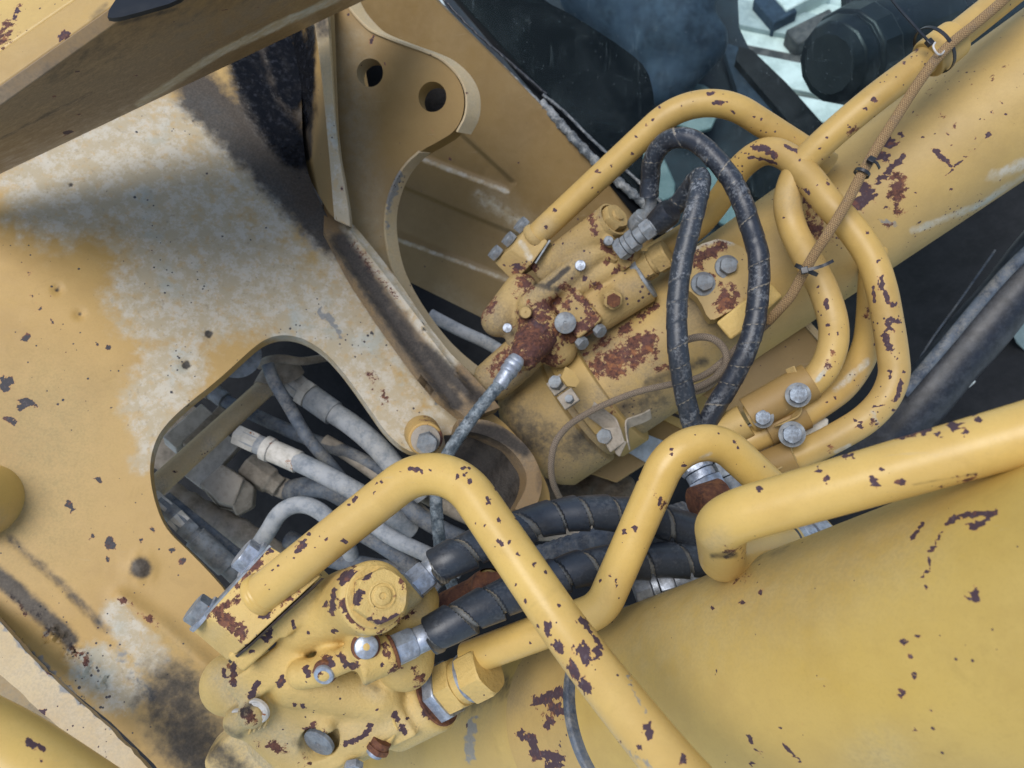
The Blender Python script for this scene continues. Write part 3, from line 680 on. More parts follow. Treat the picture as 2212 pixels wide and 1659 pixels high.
# ================================================================== bracket with two holes
PB = Plane.by((900, 400, 1.20), (-.18, -.26, .94))
def circ(u, v, r, n=28, sx=1.0, rot=0): return [(u + r * sx * math.cos(2 * math.pi * i / n) * math.cos(rot) - r * math.sin(2 * math.pi * i / n) * math.sin(rot), v + r * sx * math.cos(2 * math.pi * i / n) * math.sin(rot) + r * math.sin(2 * math.pi * i / n) * math.cos(rot)) for i in range(n)]
outB = smoothpoly([(700, -60, 1), (735, -10, 1), (756, 22), (787, 56), (812, 72), (868, 94), (918, 112), (954, 130), (986, 162), (1003, 200), (1002, 245), (984, 283), (948, 305), (905, 328), (878, 352), (855, 385), (838, 425), (829, 468), (831, 520), (846, 585), (880, 652), (930, 722), (975, 770), (1030, 815), (1060, 850, 1), (1000, 880, 1), (900, 740), (800, 580), (745, 492), (722, 470, 1), (706, 300, 1)], 2)
wB = {'chip': [(4, 1, (833, 134)), (3, 1, (840, 140)), (3, 1, (800, 90)), (3, 1, (762, 92)), (4, 1, (930, 280)), (3, 1, (806, 82))], 'dust': [(70, .6, (760, 90), (770, 300), (850, 700)), (60, .7, (830, 560), (980, 780))],
      'pale': [(34, .8, (722, 470), (800, 590), (900, 740)), (22, .5, (850, 600), (960, 770))], 'rust': [(22, .45, (760, 520), (830, 640))], 'grime': [(120, .9, (600, 60), (640, 330)), (26, .6, (770, 580), (960, 850))]}
br = thing('lug_bracket', 'thick yellow steel lug plate with two round holes and a scooped edge', 'bracket', PB.hit(900, 400))
PBe = Plane.by((900, 400, 1.196), (-.18, -.26, .94))
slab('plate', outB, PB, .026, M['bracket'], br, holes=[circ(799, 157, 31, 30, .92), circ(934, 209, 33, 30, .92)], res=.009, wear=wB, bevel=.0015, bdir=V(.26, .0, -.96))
PH_ = Plane.by((800, 157, 1.26), (-.18, -.26, .94))
slab('hole_shade', smoothpoly([(792, 100), (850, 110), (850, 200), (815, 215), (790, 180)], 1), PH_, .02, M['deck'], br, res=.01)  # dark sheet standing in for the shade seen through the left hole
slab('hole_shade', [(880, 150), (985, 165), (975, 262), (890, 262)], PH_, .02, M['dark_mud'], br, res=.012)  # brown sheet added as the shade behind the right hole
# pale worn band that shows as plate edge: rim ribbon following the edge, seen from the camera side
def ribbon(name, pts, plane, dirv, width, thick, mat, parent, wear=None, step=.004):
    path = spline([plane.hit(*p) for p in pts], step); n = len(path)
    d = unit(dirv); T = np.gradient(path, axis=0); T /= np.linalg.norm(T, axis=1)[:, None]; o = np.cross(T, d); o /= np.linalg.norm(o, axis=1)[:, None]
    v = []
    nw = 5
    for k in range(nw): v.append(path + d * width * k / (nw - 1) + o * thick * .5)
    for k in range(nw): v.append(path + d * width * (nw - 1 - k) / (nw - 1) - o * thick * .5)
    v = np.stack(v, 1).reshape(-1, 3); m = 2 * nw; f = []
    for i in range(n - 1):
        for j in range(m): f.append((i * m + j, i * m + (j + 1) % m, (i + 1) * m + (j + 1) % m, (i + 1) * m + j))
    f.append(tuple(range(m))); f.append(tuple((n - 1) * m + j for j in range(m)))
    v, f = fixn(v, f)
    return make(name, v, f, mat, parent, wear=wear, bevel=.0008)
edgeB = [(735, -20), (756, 20), (787, 55), (812, 71), (868, 93), (918, 111), (954, 129), (987, 161), (1005, 201), (1004, 247), (986, 285)]
ribbon('rim', edgeB, PBe, V(.58, .10, -.62), .030, .004, M['edge'], br, wear={'chip': [(3, 1, (930, 118)), (4, 1, (1010, 200)), (3, 1, (1013, 240)), (3, 1, (1000, 270))]})
edgeB2 = [(905, 327), (878, 352), (855, 385), (839, 425), (831, 468), (833, 520), (848, 585), (881, 652), (930, 722), (975, 770), (1040, 822)]
ribbon('rim', edgeB2, PBe, V(.50, .18, -.70), .027, .004, M['edge'], br, wear={'steel': [(20, .9, (862, 380), (840, 430)), (14, .6, (840, 440), (836, 500))], 'chip': [(3, 1, (840, 540)), (3, 1, (880, 640)), (3, 1, (900, 680))]})
# stiffener rib standing on the bracket left of the holes
PR = Plane((700, 60, 1.095), (735, 480, 1.14), (760, 60, 1.10))
slab('stiffener', smoothpoly([(672, 10, 1), (706, -10, 1), (716, 140), (726, 300), (752, 440), (757, 490, 1), (722, 474, 1), (708, 300), (690, 120)], 1), PR, .055, M['edge'], br, res=.008, bevel=.0015, wear={'chip': [(4, 1, (738, 395)), (3, 1, (738, 410)), (3, 1, (724, 320))], 'dust': [(60, .6, (720, 400), (740, 470))], 'pale': [(40, .8, (705, 250), (730, 480))], 'grime': [(50, .6, (690, 20), (696, 60))]})
# olive side wall between grease and stiffener
PW = Plane((640, 60, 1.22), (700, 60, 1.14), (700, 460, 1.17))
slab('side_wall', [(590, -40), (706, -40), (726, 474), (712, 462), (676, 400), (640, 330), (600, 200)], PW, .01, M['bracket'], br, res=.012, wear={'grime': [(60, 1.2, (600, 40), (630, 180), (640, 280)), (16, .9, (668, 180), (664, 340))], 'oil': [(60, 1.2, (600, 0), (640, 120), (645, 250)), (26, .9, (672, 60), (668, 200))]})
# weld channel between frame plate and bracket
PC = Plane((740, 500, 1.175), (1000, 840, 1.125), (860, 560, 1.19))
slab('channel', smoothpoly([(700, 420, 1), (760, 480), (850, 590), (950, 740), (1040, 830), (1080, 880, 1), (1010, 905, 1), (930, 840), (800, 660), (700, 500, 1)], 1), PC, .02, M['beam_dirty_shaded'], br, res=.006, bevel=.003,
     height=lambda q, v: .006 * np.exp(-(np.minimum(seg_dist(q, (752, 500), (870, 650)), seg_dist(q, (870, 650), (1010, 850))) / 8) ** 2) - .006 * np.exp(-(np.minimum(seg_dist(q, (730, 520), (850, 690)), seg_dist(q, (850, 690), (980, 870))) / 12) ** 2),
     wear={'pale': [(30, .7, (752, 490), (876, 650), (976, 780))], 'rust': [(9, .5, (765, 530), (850, 640))], 'grime': [(46, .7, (735, 520), (850, 690), (980, 870)), (40, .7, (920, 760), (1040, 870))], 'dust': [(90, .9, (760, 520), (900, 760), (1020, 860))]})  # groove dirt, with the channel's shadow painted into its colour
# ================================================================== pin boss at the tip of the plate, muddy hollow
pbz = thing('pivot_bolt', 'grimy round bolt head with washer on a yellow boss beside the small armoured hose', 'bolt', P(920, 952, 1.05))
v, f = lathe(P(912, 935, 1.10), P(920, 950, 1.04), [(0, .026), (.05, .0245), (.055, .023), (.056, .004)], 48); make('boss', v, f, M['plate'], pbz, bevel=.001, wear={'pale': [(30, .6, (925, 950))], 'rust': [(30, .5, (935, 925), (960, 950))]})
v, f = lathe(P(919, 949, 1.045), P(923, 957, 1.0), [(0, .020), (.006, .020), (.0065, .012)], 40); make('washer', v, f, M['brown_dust'], pbz, bevel=.0006)
v, f = hexprism(P(922, 953, 1.036), V(.12, -.15, 1), .0145, .016, .3); make('bolt_head', v, f, M['dull'], pbz)
hb = thing('cylinder_foot', 'muddy curved foot of the far lift cylinder with a bright yellow rim', 'bracket', P(1090, 1020, 1.16))
PF = Plane((1000, 960, 1.10), (1160, 1000, 1.12), (1100, 1140, 1.08))
slab('rim', smoothpoly([(990, 905, 1), (1060, 905), (1130, 950), (1168, 1010), (1172, 1062), (1150, 1110, 1), (1112, 1100, 1), (1140, 1050), (1135, 1010), (1100, 965), (1040, 935), (985, 930, 1)], 2), PF, .05, M['beam_dirty_shaded'], hb, res=.008, bevel=.002, wear={'dust': [(80, .9, (1040, 930), (1120, 970))], 'grime': [(34, .8, (1000, 925), (1070, 935), (1130, 970)), (20, .4, (1168, 1010), (1165, 1060))]})  # mud and grime, plus the recess's shade painted into the rim
PM = Plane((1000, 960, 1.14), (1160, 1000, 1.16), (1100, 1140, 1.12))
slab('mud_hollow', [(960, 940), (1060, 930), (1140, 1000), (1140, 1130), (1060, 1150), (980, 1040)], PM, .03, M['dark_mud'], hb, res=.006, height=lambda q, v: .006 * np.sin(q[:, 0] * .05 + 1) * np.sin(q[:, 1] * .06 + q[:, 0] * .02), bevel=0)

# ================================================================== cab wall: ribbed yellow panel
PP = Plane.by((1384, 441, 1.42), (-.26, -.46, .82))
outP = [(700, -60), (918, -22), (1168, 227), (1275, 335), (1384, 441), (1420, 480), (1500, 600), (1300, 760), (1120, 900), (960, 820), (830, 620), (800, 300)]
def hP(q, v):
    def wedge(a, b, c, d, w):   # sunken tapered field between the dark line a-b and the light line c-d
        poly = np.array([a, b, d, c], float); ins = inside(q, poly); e = np.minimum(np.minimum(seg_dist(q, a, b), seg_dist(q, c, d)), seg_dist(q, b, d))
        s = np.where(ins, e, -e); return -np.clip((s + w) / (2 * w), 0, 1)
    z = .009 * wedge((700, 20), (1108, 395), (700, 258), (1096, 412), 6.5)
    z += .009 * wedge((700, 335), (1190, 540), (700, 442), (1190, 645), 6.5)
    return z
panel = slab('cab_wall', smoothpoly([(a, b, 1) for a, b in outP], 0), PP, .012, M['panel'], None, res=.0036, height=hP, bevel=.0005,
     wear={'pale': [(9, .52, (900, 340), (1096, 414)), (8, .5, (850, 514), (1100, 606)), (30, .4, (1040, 425), (1120, 480))], 'dust': [(60, .5, (1060, 430), (1130, 490)), (50, .45, (960, 640), (1060, 700))], 'chip': [(3, 1, (972, 344)), (2, 1, (1120, 352))]})  # long pale strokes paint in the light on the rib edges
tag(panel, 'flat yellow cab wall with pressed tapered ribs behind the lug plate', 'panel')

# ================================================================== cab window
PG = Plane((1000, 60, 1.38), (1400, 440, 1.405), (1700, 100, 1.42))
win = thing('cab_window', 'scratched cab window with black border and worn rubber seal above the ribbed panel', 'window', PG.hit(1300, 200))
glass_o = slab('pane', [(940, -60), (1290, 318), (1420, 462), (1560, 640), (1840, 560), (2300, 200), (2300, -80)], PG, .005, M['glass'], win, res=.05, bevel=0)
PGb = Plane((1000, 60, 1.392), (1400, 440, 1.417), (1700, 100, 1.432))
slab('black_border', smoothpoly([(930, -60, 1), (1120, -60, 1), (1171, 0), (1240, 34), (1356, 110), (1398, 148), (1412, 200), (1413, 235), (1396, 300), (1385, 360), (1425, 470), (1500, 560, 1), (1430, 540, 1), (1270, 340, 1)], 1), PGb, .004, M['frit'], win, res=.03, bevel=0)
def bead(name, pts, plane, r, mat, parent, off=0, **k):
    path = spline([plane.hit(*p) for p in pts], .004); v, f, uv = sweep(path + plane.n * off, r, 10, rfun=lambda th, s: r * .22 * np.sin(s * 310 + 2 * th) * np.sin(s * 97)); return make(name, v, f, mat, parent, uv=uv, **k)
bead('seal', [(915, -30), (1000, 62), (1080, 140), (1165, 222)], PG, .0035, M['silver_edge'], win, .002)
bead('seal_lip', [(930, -30), (1015, 60), (1100, 135), (1180, 205)], PG, .0025, M['rubber'], win, .003)
bead('trim_strip', [(1168, 220), (1240, 300), (1300, 362), (1345, 400), (1420, 468), (1500, 560)], PG, .0085, M['silver_edge'], win, .000)
bead('trim_lip', [(1172, 206), (1215, 240), (1275, 300), (1330, 350), (1380, 395), (1440, 450)], PG, .0028, M['silver_edge'], win, .004)

# cab frame on the right, dark grey
PK = Plane((1900, 100, 1.47), (2100, 0, 1.47), (1880, 300, 1.43))
cf = thing('cab_corner_post', 'dark grey cab corner post behind the rusty pipe with the cable', 'post', PK.hit(1950, 150))
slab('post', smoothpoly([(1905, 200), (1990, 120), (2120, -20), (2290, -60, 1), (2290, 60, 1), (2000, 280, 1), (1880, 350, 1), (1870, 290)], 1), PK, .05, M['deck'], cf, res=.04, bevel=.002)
# black knob shaped lamp housing behind the glass
lamp = thing('lamp_housing', 'black ribbed round housing seen through the cab window', 'lamp', P(1860, 110, 1.60))
a0 = P(1790, 140, 1.58); a1 = P(1990, 60, 1.70)
L_ = np.linalg.norm(a1 - a0)
v, f = lathe(a0, a1, [(0, .02), (.0, .060), (.012, .082), (.04, .092), (.045, .088), (.05, .098), (.10, .104), (.105, .096), (.12, .10), (L_, .11)], 14); make('housing', v, f, M['black'], lamp, bevel=.003, smooth=25)
PQ = Plane((1850, 60, 1.72), (2000, 0, 1.72), (1850, 300, 1.70))
slab('cab_pillar', [(1828, -60), (2300, -60), (2300, 120), (2000, 330), (1835, 420), (1826, 300), (1900, 200), (1828, 60)], PQ, .03, M['black'], cf, res=.06, bevel=0)

# ------------------------------------------------------------------ cab interior
def fseat(p):
    d = sd_caps(p, P(1330, -60, 2.0), P(1420, 70, 1.95), .16, .10); d = smin(d, sd_caps(p, P(1480, -40, 1.9), P(1465, 60, 1.88), .09, .07), .03)
    d = smin(d, sd_caps(p, P(1440, 180, 1.95), P(1520, 90, 1.9), .06), .04); return d
v, f = sdf_mesh(fseat, P(1280, 320, 1.9) + V(-.25, -.1, -.4), P(1560, -100, 1.9) + V(.2, .15, .35), .012)
seat = thing('driver_seat', 'blue grey padded driver seat seen dimly through the glass', 'seat', P(1420, 80, 2.0)); make('cushion', v, f, M['seat'], seat, smooth=180)
PI = Plane((1300, 100, 2.15), (1600, 300, 2.05), (1500, -50, 2.15))
ci = thing('cab_floor', 'dark blue cab floor and sill seen through the scratched window', 'floor', PI.hit(1500, 250))
slab('floor_panel', [(900, -120), (1588, -120), (1597, 60), (1618, 104), (1700, 190), (1812, 330), (1860, 520), (1700, 700), (1380, 620), (1100, 300)], PI, .02, M['cab_trim'], ci, res=.08, bevel=.003)
PI2 = Plane((1600, 130, 2.0), (1780, 290, 1.95), (1640, 100, 2.0))
slab('sill', [(1597, 100), (1625, 108), (1700, 180), (1800, 292), (1840, 420), (1800, 430), (1760, 330), (1650, 200), (1590, 130)], PI2, .04, M['deck'], ci, res=.05, bevel=.003)
slab('sill', [(1560, 90), (1592, 100), (1650, 190), (1755, 320), (1790, 420), (1740, 400), (1600, 220)], Plane((1600, 130, 2.03), (1780, 290, 1.98), (1640, 100, 2.03)), .03, M['seat'], ci, res=.05, bevel=.004)
for (nm, poly, dd, mm, lab) in [('card', [(1462, 172), (1540, 186), (1558, 232), (1530, 293), (1440, 262), (1448, 215)], 1.98, 'card', 'pale card lying behind the glass under the pipe bend'),
                     ('control_box', [(1560, 330), (1640, 395), (1690, 440), (1640, 520), (1530, 470), (1500, 390)], 1.95, 'card', 'pale teal control box behind the glass inside the pipe loop'),
                     ('document', [(1385, 300), (1425, 320), (1470, 420), (1420, 440), (1390, 380)], 2.0, 'card', 'pale teal sheet behind the glass beside the arched hose')]:
    pl = Plane((poly[0][0], poly[0][1], dd), (poly[2][0], poly[2][1], dd - .02), (poly[-1][0], poly[-1][1], dd)); o = slab(nm, smoothpoly(poly, 1), pl, .02, M[mm], None, res=.04, bevel=.004); tag(o, lab, nm.replace('_', ' '))
c1 = P(1640, 388, 1.9); v, f = lathe(c1, c1 + V(.01, -.01, .03), [(0, .055), (.02, .055), (.03, .045), (.031, .003)], 32); pk = make('round_pad', v, f, M['black'], None, bevel=.002); tag(pk, 'dark round pedal pad behind the glass in the pipe loop', 'pedal')
# the yard beyond the cab: pale sheets and scrap lying on the ground
def gpt(u, v, z=0.0):   # point on the world ground plane seen along a drawing ray
    r = ROT @ P(u, v, 1.0) ; r = (P(u, v, 1.0) @ ROT.T); t = (z - CAMH) / r[2]; return CAMPOS + r * t
def ground_plank(name, a, b, w, h, mat, z0=.0):
    A = gpt(*a); B = gpt(*b); d = unit(B - A); s = unit(np.cross(V(0, 0, 1), d)); c = (A + B) / 2 + V(0, 0, z0 + h / 2)
    rc = (c - CAMPOS) @ ROT; v, f = box(rc, d @ ROT, s @ ROT, V(0, 0, 1) @ ROT, np.linalg.norm(B - A) / 2, w / 2, h / 2)
    return make(name, v, f, mat, bevel=.004)
rr = random.Random(5)
k = 0
for i, (y0, col, w) in enumerate([(8, 'sheet', .16), (36, 'sheet', .14), (64, 'yard', .12), (92, 'sheet', .13), (140, 'scrap', .06), (176, 'sheet', .12), (204, 'sheet', .08), (222, 'scrap', .05), (240, 'sheet', .09), (262, 'sheet', .07), (284, 'scrap', .05), (300, 'sheet', .08)]):
    o = ground_plank('metal_sheet' if col != 'scrap' else 'timber', (1560, y0 - 18), (1900, y0 + 52), w, .02 + .012 * (i % 3), M[col], z0=.02)
    if col == 'scrap': tag(o, 'narrow dark length of scrap on the yard between pale sheets, beyond the cab', 'scrap', 'scrap lengths on the yard')
    else: tag(o, 'long pale metal sheet lying in the row on the yard beyond the cab', 'metal sheet', 'pale sheets on the yard')
for (nm, u, v_, s, mm, lab) in [('box', 1712, 22, (.10, .08, .06), 'sheet', 'pale box on the sheets beyond the cab window'), ('block', 1665, 60, (.05, .07, .05), 'seat', 'blue grey block beyond the cab window beside the pale box'), ('bracket_scrap', 1745, 105, (.09, .04, .05), 'scrap', 'grey scrap piece lying on pale sheets beyond the cab window')]:
    g = gpt(u, v_); c = (g + V(0, 0, .06) - CAMPOS) @ ROT; a = .5; v, f = box(c, V(math.cos(a), math.sin(a), 0) @ ROT, V(-math.sin(a), math.cos(a), 0) @ ROT, V(0, 0, 1) @ ROT, *s)
    tag(make(nm, v, f, M[mm], bevel=.006), lab, 'scrap' if 'scrap' in nm else nm)

# ================================================================== boom underside at the top left
bm_ = thing('boom', 'yellow boom box section crossing the top corner, underside dark with dirt and painted shade', 'boom', P(300, 100, .9))
def lofted(name, A, B, mat, parent, **k):
    v, f = loft([P(*p) for p in A], [P(*p) for p in B]); return make(name, v, f, mat, parent, **k)
# long prism: section corners at its lower left end and its upper right end
def grid_quad(name, c, mat, parent, nu=60, nv=20, thick=.01, **k):
    """thick curved-free sheet from four corners (drawing u, v, depth): a b along, d c along"""
    a, b, c_, d = [P(*p) for p in c]; n = unit(np.cross(b - a, d - a)); 
    if n[2] < 0: n = -n
    U, T = np.meshgrid(np.linspace(0, 1, nu), np.linspace(0, 1, nv)); U = U[..., None]; T = T[..., None]
    v = (a * (1 - U) + b * U) * (1 - T) + (d * (1 - U) + c_ * U) * T; v = v.reshape(-1, 3); m = len(v); v = np.concatenate([v, v - n * thick]); f = []
    for i in range(nv - 1):
        for j in range(nu - 1):
            q = i * nu + j; f.append((q, q + 1, q + nu + 1, q + nu)); f.append((q + m, q + nu + m, q + nu + 1 + m, q + 1 + m))
    for j in range(nu - 1): f.append((j, j + m, j + 1 + m, j + 1)); q = (nv - 1) * nu + j; f.append((q, q + 1, q + 1 + m, q + m))
    for i in range(nv - 1): q = i * nu; f.append((q, q + nu, q + nu + m, q + m)); q = i * nu + nu - 1; f.append((q, q + m, q + nu + m, q + nu))
    v, f = fixn(v, f); return make(name, v, f, mat, parent, **k)
grid_quad('underside', [(-160, 298, .640), (380, -84, .69), (900, -76, 1.07), (-160, 428, 1.0)], M['beam_dirty_shaded'], bm_, 110, 46, .012, bevel=.001,
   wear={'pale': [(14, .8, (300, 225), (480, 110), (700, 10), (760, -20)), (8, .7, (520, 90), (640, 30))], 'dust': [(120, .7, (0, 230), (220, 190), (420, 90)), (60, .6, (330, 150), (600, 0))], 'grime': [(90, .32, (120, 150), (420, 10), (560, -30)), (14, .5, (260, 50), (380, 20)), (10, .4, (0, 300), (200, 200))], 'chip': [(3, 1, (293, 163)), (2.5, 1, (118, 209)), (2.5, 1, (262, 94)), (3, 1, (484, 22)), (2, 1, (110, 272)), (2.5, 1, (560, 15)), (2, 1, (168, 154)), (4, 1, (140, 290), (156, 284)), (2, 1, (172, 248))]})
grid_quad('web', [(-160, 220, .652), (380, -152, .702), (380, -84, .691), (-160, 298, .641)], M['beam'], bm_, 70, 14, .02, bevel=.002, wear={'chip': [(7, 1, (132, 80), (146, 74))], 'rust': [(10, .6, (140, 76))], 'grime': [(20, .4, (200, 40), (230, 10))]})
grid_quad('flange', [(-160, 60, .70), (300, -240, .75), (380, -152, .702), (-160, 220, .652)], M['pipe'], bm_, 60, 20, .02, bevel=.003, wear={'rust': [(22, .85, (14, 60), (6, 80)), (10, .6, (45, 20))], 'chip': [(5, 1, (40, 22), (26, 44))]})
slab('boom_dark_gap', smoothpoly([(226, 36), (262, -20, 1), (410, -20, 1), (380, 4), (310, 24), (250, 40)], 1), Plane((220, 40, .664), (400, 0, .68), (300, -20, .68)), .004, M['black'], bm_, res=.01, bevel=.003)  # thin black sheet put in for the dark gap on the boom
# ================================================================== dark chassis behind everything
PD = Plane((1500, 1100, 1.95), (2100, 600, 1.95), (1200, 1500, 1.85))
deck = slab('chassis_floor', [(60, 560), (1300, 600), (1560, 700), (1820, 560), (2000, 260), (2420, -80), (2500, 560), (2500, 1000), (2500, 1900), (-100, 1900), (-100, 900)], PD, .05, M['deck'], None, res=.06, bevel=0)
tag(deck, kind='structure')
for (poly, dd, mm, lab) in [([(2066, 822), (2088, 806), (2140, 850), (2150, 884), (2120, 880)], 1.80, 'sheet', 'pale bluish metal bar below the thick black hose, lowest of the scrap pieces'), ([(2118, 760), (2130, 748), (2172, 800), (2176, 850), (2160, 846)], 1.82, 'scrap', 'grey rod lying beyond the thick black hose above the bluish bar'),
                            ([(2176, 700), (2196, 660), (2260, 700), (2260, 800), (2196, 742)], 1.78, 'card', 'pale strip at the picture edge under the thick black hose'), ([(2188, 592), (2240, 560), (2240, 640), (2206, 650)], 1.84, 'scrap', 'dark grey scrap plate at the picture edge above the pale strip')]:
    v, f = loft([P(a, b, dd) for a, b in poly], [P(a, b, dd + .05) for a, b in poly]); tag(make('scrap_bar', v, f, M[mm], bevel=.004), lab, 'metal bar')

# ================================================================== big near cylinder
def axis_u(a, b, u):     # point of the 3D line whose drawing x is u
    k = (u - CX) / K; t = -(a[0] + k * a[2]) / ((b[0] - a[0]) + k * (b[2] - a[2])); return a + (b - a) * t
A3 = P(1368, 1536, .88); B3 = P(2332, 1336, .50); RB = .110
ax = unit(B3 - A3)
cyl = thing('lift_cylinder', 'largest yellow cylinder barrel filling the lower corner, smooth with few dark chips', 'hydraulic cylinder', P(2000, 1450, .5))
chB = [(14, 1, (2107, 1287)), (8, 1, (2121, 1130), (2097, 1140)), (6, 1, (2144, 1109), (2074, 1113), (2047, 1130)), (3, 1, (2037, 1146), (2010, 1190), (2007, 1230), (1988, 1250)), (4, 1, (1993, 1130), (1970, 1163)), (5, 1, (2003, 1269)), (3, 1, (2015, 1249)), (5, 1, (1642, 1279)), (6, 1, (1603, 1301)), (4, 1, (1539, 1313)),
       (5, 1, (1983, 1375)), (7, 1, (1953, 1388)), (5, 1, (1968, 1415)), (6, 1, (1976, 1459)), (8, 1, (1947, 1495)), (4, 1, (2013, 1528)), (5, 1, (1976, 1576)), (5, 1, (1687, 1575)), (5, 1, (1618, 1592), (1624, 1604)), (4, 1, (1632, 1620)), (4, 1, (1642, 1628)), (5, 1, (1625, 1650)), (3, 1, (1691, 1608), (1716, 1632), (1728, 1644)), (3, 1, (1778, 1480)), (6, 1, (2150, 1105), (2128, 1126)), (3, 1, (1733, 1563))]
s0 = axis_u(A3, B3, 1425)
path = np.array([s0 + ax * t for t in np.arange(0, .80, .0026)]); v, f, uv = sweep(path, RB, 300)
make('barrel', v, f, M['barrel'], cyl, uv=uv, wear={'chip': chB, 'steel': [(8, .8, (1519, 1536)), (30, .35, (1360, 1480), (1480, 1600))], 'dust': [(260, .42, (1400, 1350), (1900, 1150)), (120, .5, (1900, 1640))], 'grime': [(30, .3, (1400, 1290), (1700, 1180)), (20, .4, (1560, 1210), (1620, 1180))], 'rust': [(14, .42, (1590, 1249), (1618, 1240))]})
s1 = axis_u(A3, B3, 1405)
v, f = lathe(s1 - ax * .001, s0 + ax * .003, [(-.003, RB + .0005), (-.002, RB + .003), (.004, RB + .003), (.006, RB + .0012)], 128); make('seal_ring', v, f, M['dark_hose'], cyl, bevel=.0005)
s2 = axis_u(A3, B3, 1262)
path = np.array([s2 + (s1 - s2) * t for t in np.linspace(0, .985, 50)]); v, f, uv = sweep(path, RB + .0015, 220)
make('end_cap', v, f, M['barrel_far'], cyl, uv=uv, bevel=.001, wear={'chip': [(11, 1, (1161, 1516), (1205, 1496), (1232, 1502)), (11, 1, (1195, 1530), (1238, 1540)), (9, 1, (1181, 1566), (1190, 1556)), (9, 1, (1121, 1586), (1144, 1593)), (10, 1, (1150, 1600), (1154, 1630), (1198, 1633)), (12, 1, (1188, 1657), (1210, 1640))], 'rust': [(14, .5, (1205, 1515), (1180, 1545)), (12, .5, (1160, 1640))], 'dust': [(80, .4, (1110, 1500))]})
s3 = axis_u(A3, B3, 850)
path = np.array([s3 + (s2 - s3) * t for t in np.linspace(0, 1, 40)]); v, f, uv = sweep(path, RB, 128)
make('gland', v, f, M['barrel'], cyl, uv=uv, wear={'steel': [(24, .9, (1020, 1560), (1013, 1643)), (12, .7, (1010, 1640), (1008, 1680))], 'dust': [(150, .6, (1000, 1520)), (80, .5, (860, 1620))], 'grime': [(60, .5, (960, 1530), (1090, 1480)), (12, .4, (1040, 1560))], 'chip': [(3, 1, (1063, 1529)), (2, 1, (1062, 1590))]})

# ================================================================== far cylinder
A4 = P(1240, 880, 1.27); B4 = P(2212, 205, 1.075); R4 = .1; ax4 = unit(B4 - A4)
cy2 = thing('lift_cylinder', 'smaller far yellow cylinder running up to the corner, scabbed with rust and dark chips', 'hydraulic cylinder', P(1700, 600, 1.15))
def on4(u): return axis_u(A4, B4, u)
path = np.array([on4(1250) + ax4 * t for t in np.arange(0, 1.15, .004)]); v, f, uv = sweep(path, R4, 176)
def t3(x, y): return (1469 + .336 * x, .336 * y)
ch4 = [(12, 1, t3(1300, 910), t3(1360, 920)), (9, 1, t3(1270, 1000), t3(1320, 1010)), (7, 1, t3(1430, 1010), t3(1380, 1060), t3(1280, 1160)), (14, 1, t3(1180, 1200), t3(1220, 1250), t3(1130, 1320), t3(1090, 1350)), (6, 1, t3(1420, 860)), (7, 1, t3(1640, 970), t3(1680, 1010), t3(1710, 1030)), (2, 1, t3(1730, 1050), t3(1740, 1100), t3(1690, 1130)), (2, 1, t3(1740, 1100), t3(1830, 1010), t3(1900, 960)),
       (5, 1, t3(1985, 860), t3(1970, 880)), (4, 1, t3(2060, 660)), (4, 1, t3(2010, 720)), (4, 1, t3(1950, 765)), (3, 1, t3(2110, 620)), (4, 1, t3(1890, 890)), (3, 1, t3(1780, 920)), (3, 1, t3(1740, 940)), (4, 1, t3(1720, 860)), (3, 1, t3(2095, 735)), (3, 1, t3(1560, 880)), (2, 1, t3(1525, 990)), (4, 1, t3(1010, 1220)), (3, 1, t3(1740, 1215)), (3, 1, t3(1525, 1240)), (4, 1, t3(1320, 1330))]
ru4 = [(20, .9, t3(1410, 1150), t3(1390, 1260)), (14, .7, t3(1380, 1350), t3(1430, 1340)), (12, .5, t3(1340, 1450)), (30, .7, t3(820, 1300), t3(860, 1450)), (24, .6, t3(960, 1500)), (9, .5, t3(1770, 800)), (8, .45, t3(1690, 745)), (7, .42, t3(1970, 440)), (8, .45, t3(1880, 520)), (8, .45, t3(2010, 510)), (9, .42, t3(2110, 420)), (10, .5, t3(1620, 590)), (7, .4, t3(1690, 630)), (7, .4, t3(1530, 735)),
       (26, .9, (1290, 790), (1340, 765), (1400, 735)), (22, .9, (1330, 800), (1400, 760)), (12, .7, (1270, 760), (1370, 700)), (9, .6, (1370, 690), (1420, 660)), (20, .55, (1560, 640), (1600, 600)), (10, .6, (1420, 800), (1470, 775))]
make('barrel', v, f, M['barrel_far'], cy2, uv=uv, wear={'chip': ch4, 'rust': ru4, 'pale': [(26, .5, t3(2000, 1130), t3(2212, 1060)), (14, .5, t3(1500, 1480), t3(1900, 1330), t3(2212, 1130))], 'steel': [(14, .7, t3(1300, 1420), t3(1400, 1450)), (6, .6, t3(1310, 1320)), (5, .7, t3(1080, 1080))], 'dust': [(150, 1.0, (1230, 930), (1400, 900)), (110, .9, (1250, 760), (1300, 740)), (130, .7, (1560, 720), (1500, 620)), (90, .7, (1400, 800))], 'grime': [(60, .42, (1280, 900), (1420, 860)), (26, .5, (1240, 740), (1300, 690)), (30, .5, (1400, 830), (1520, 780))]})
e0 = on4(1250)
v, f = lathe(e0 - ax4 * .115, e0, [(0, .01), (.004, .075), (.02, .098), (.035, .1075), (.11, .1075), (.115, .1)], 96)
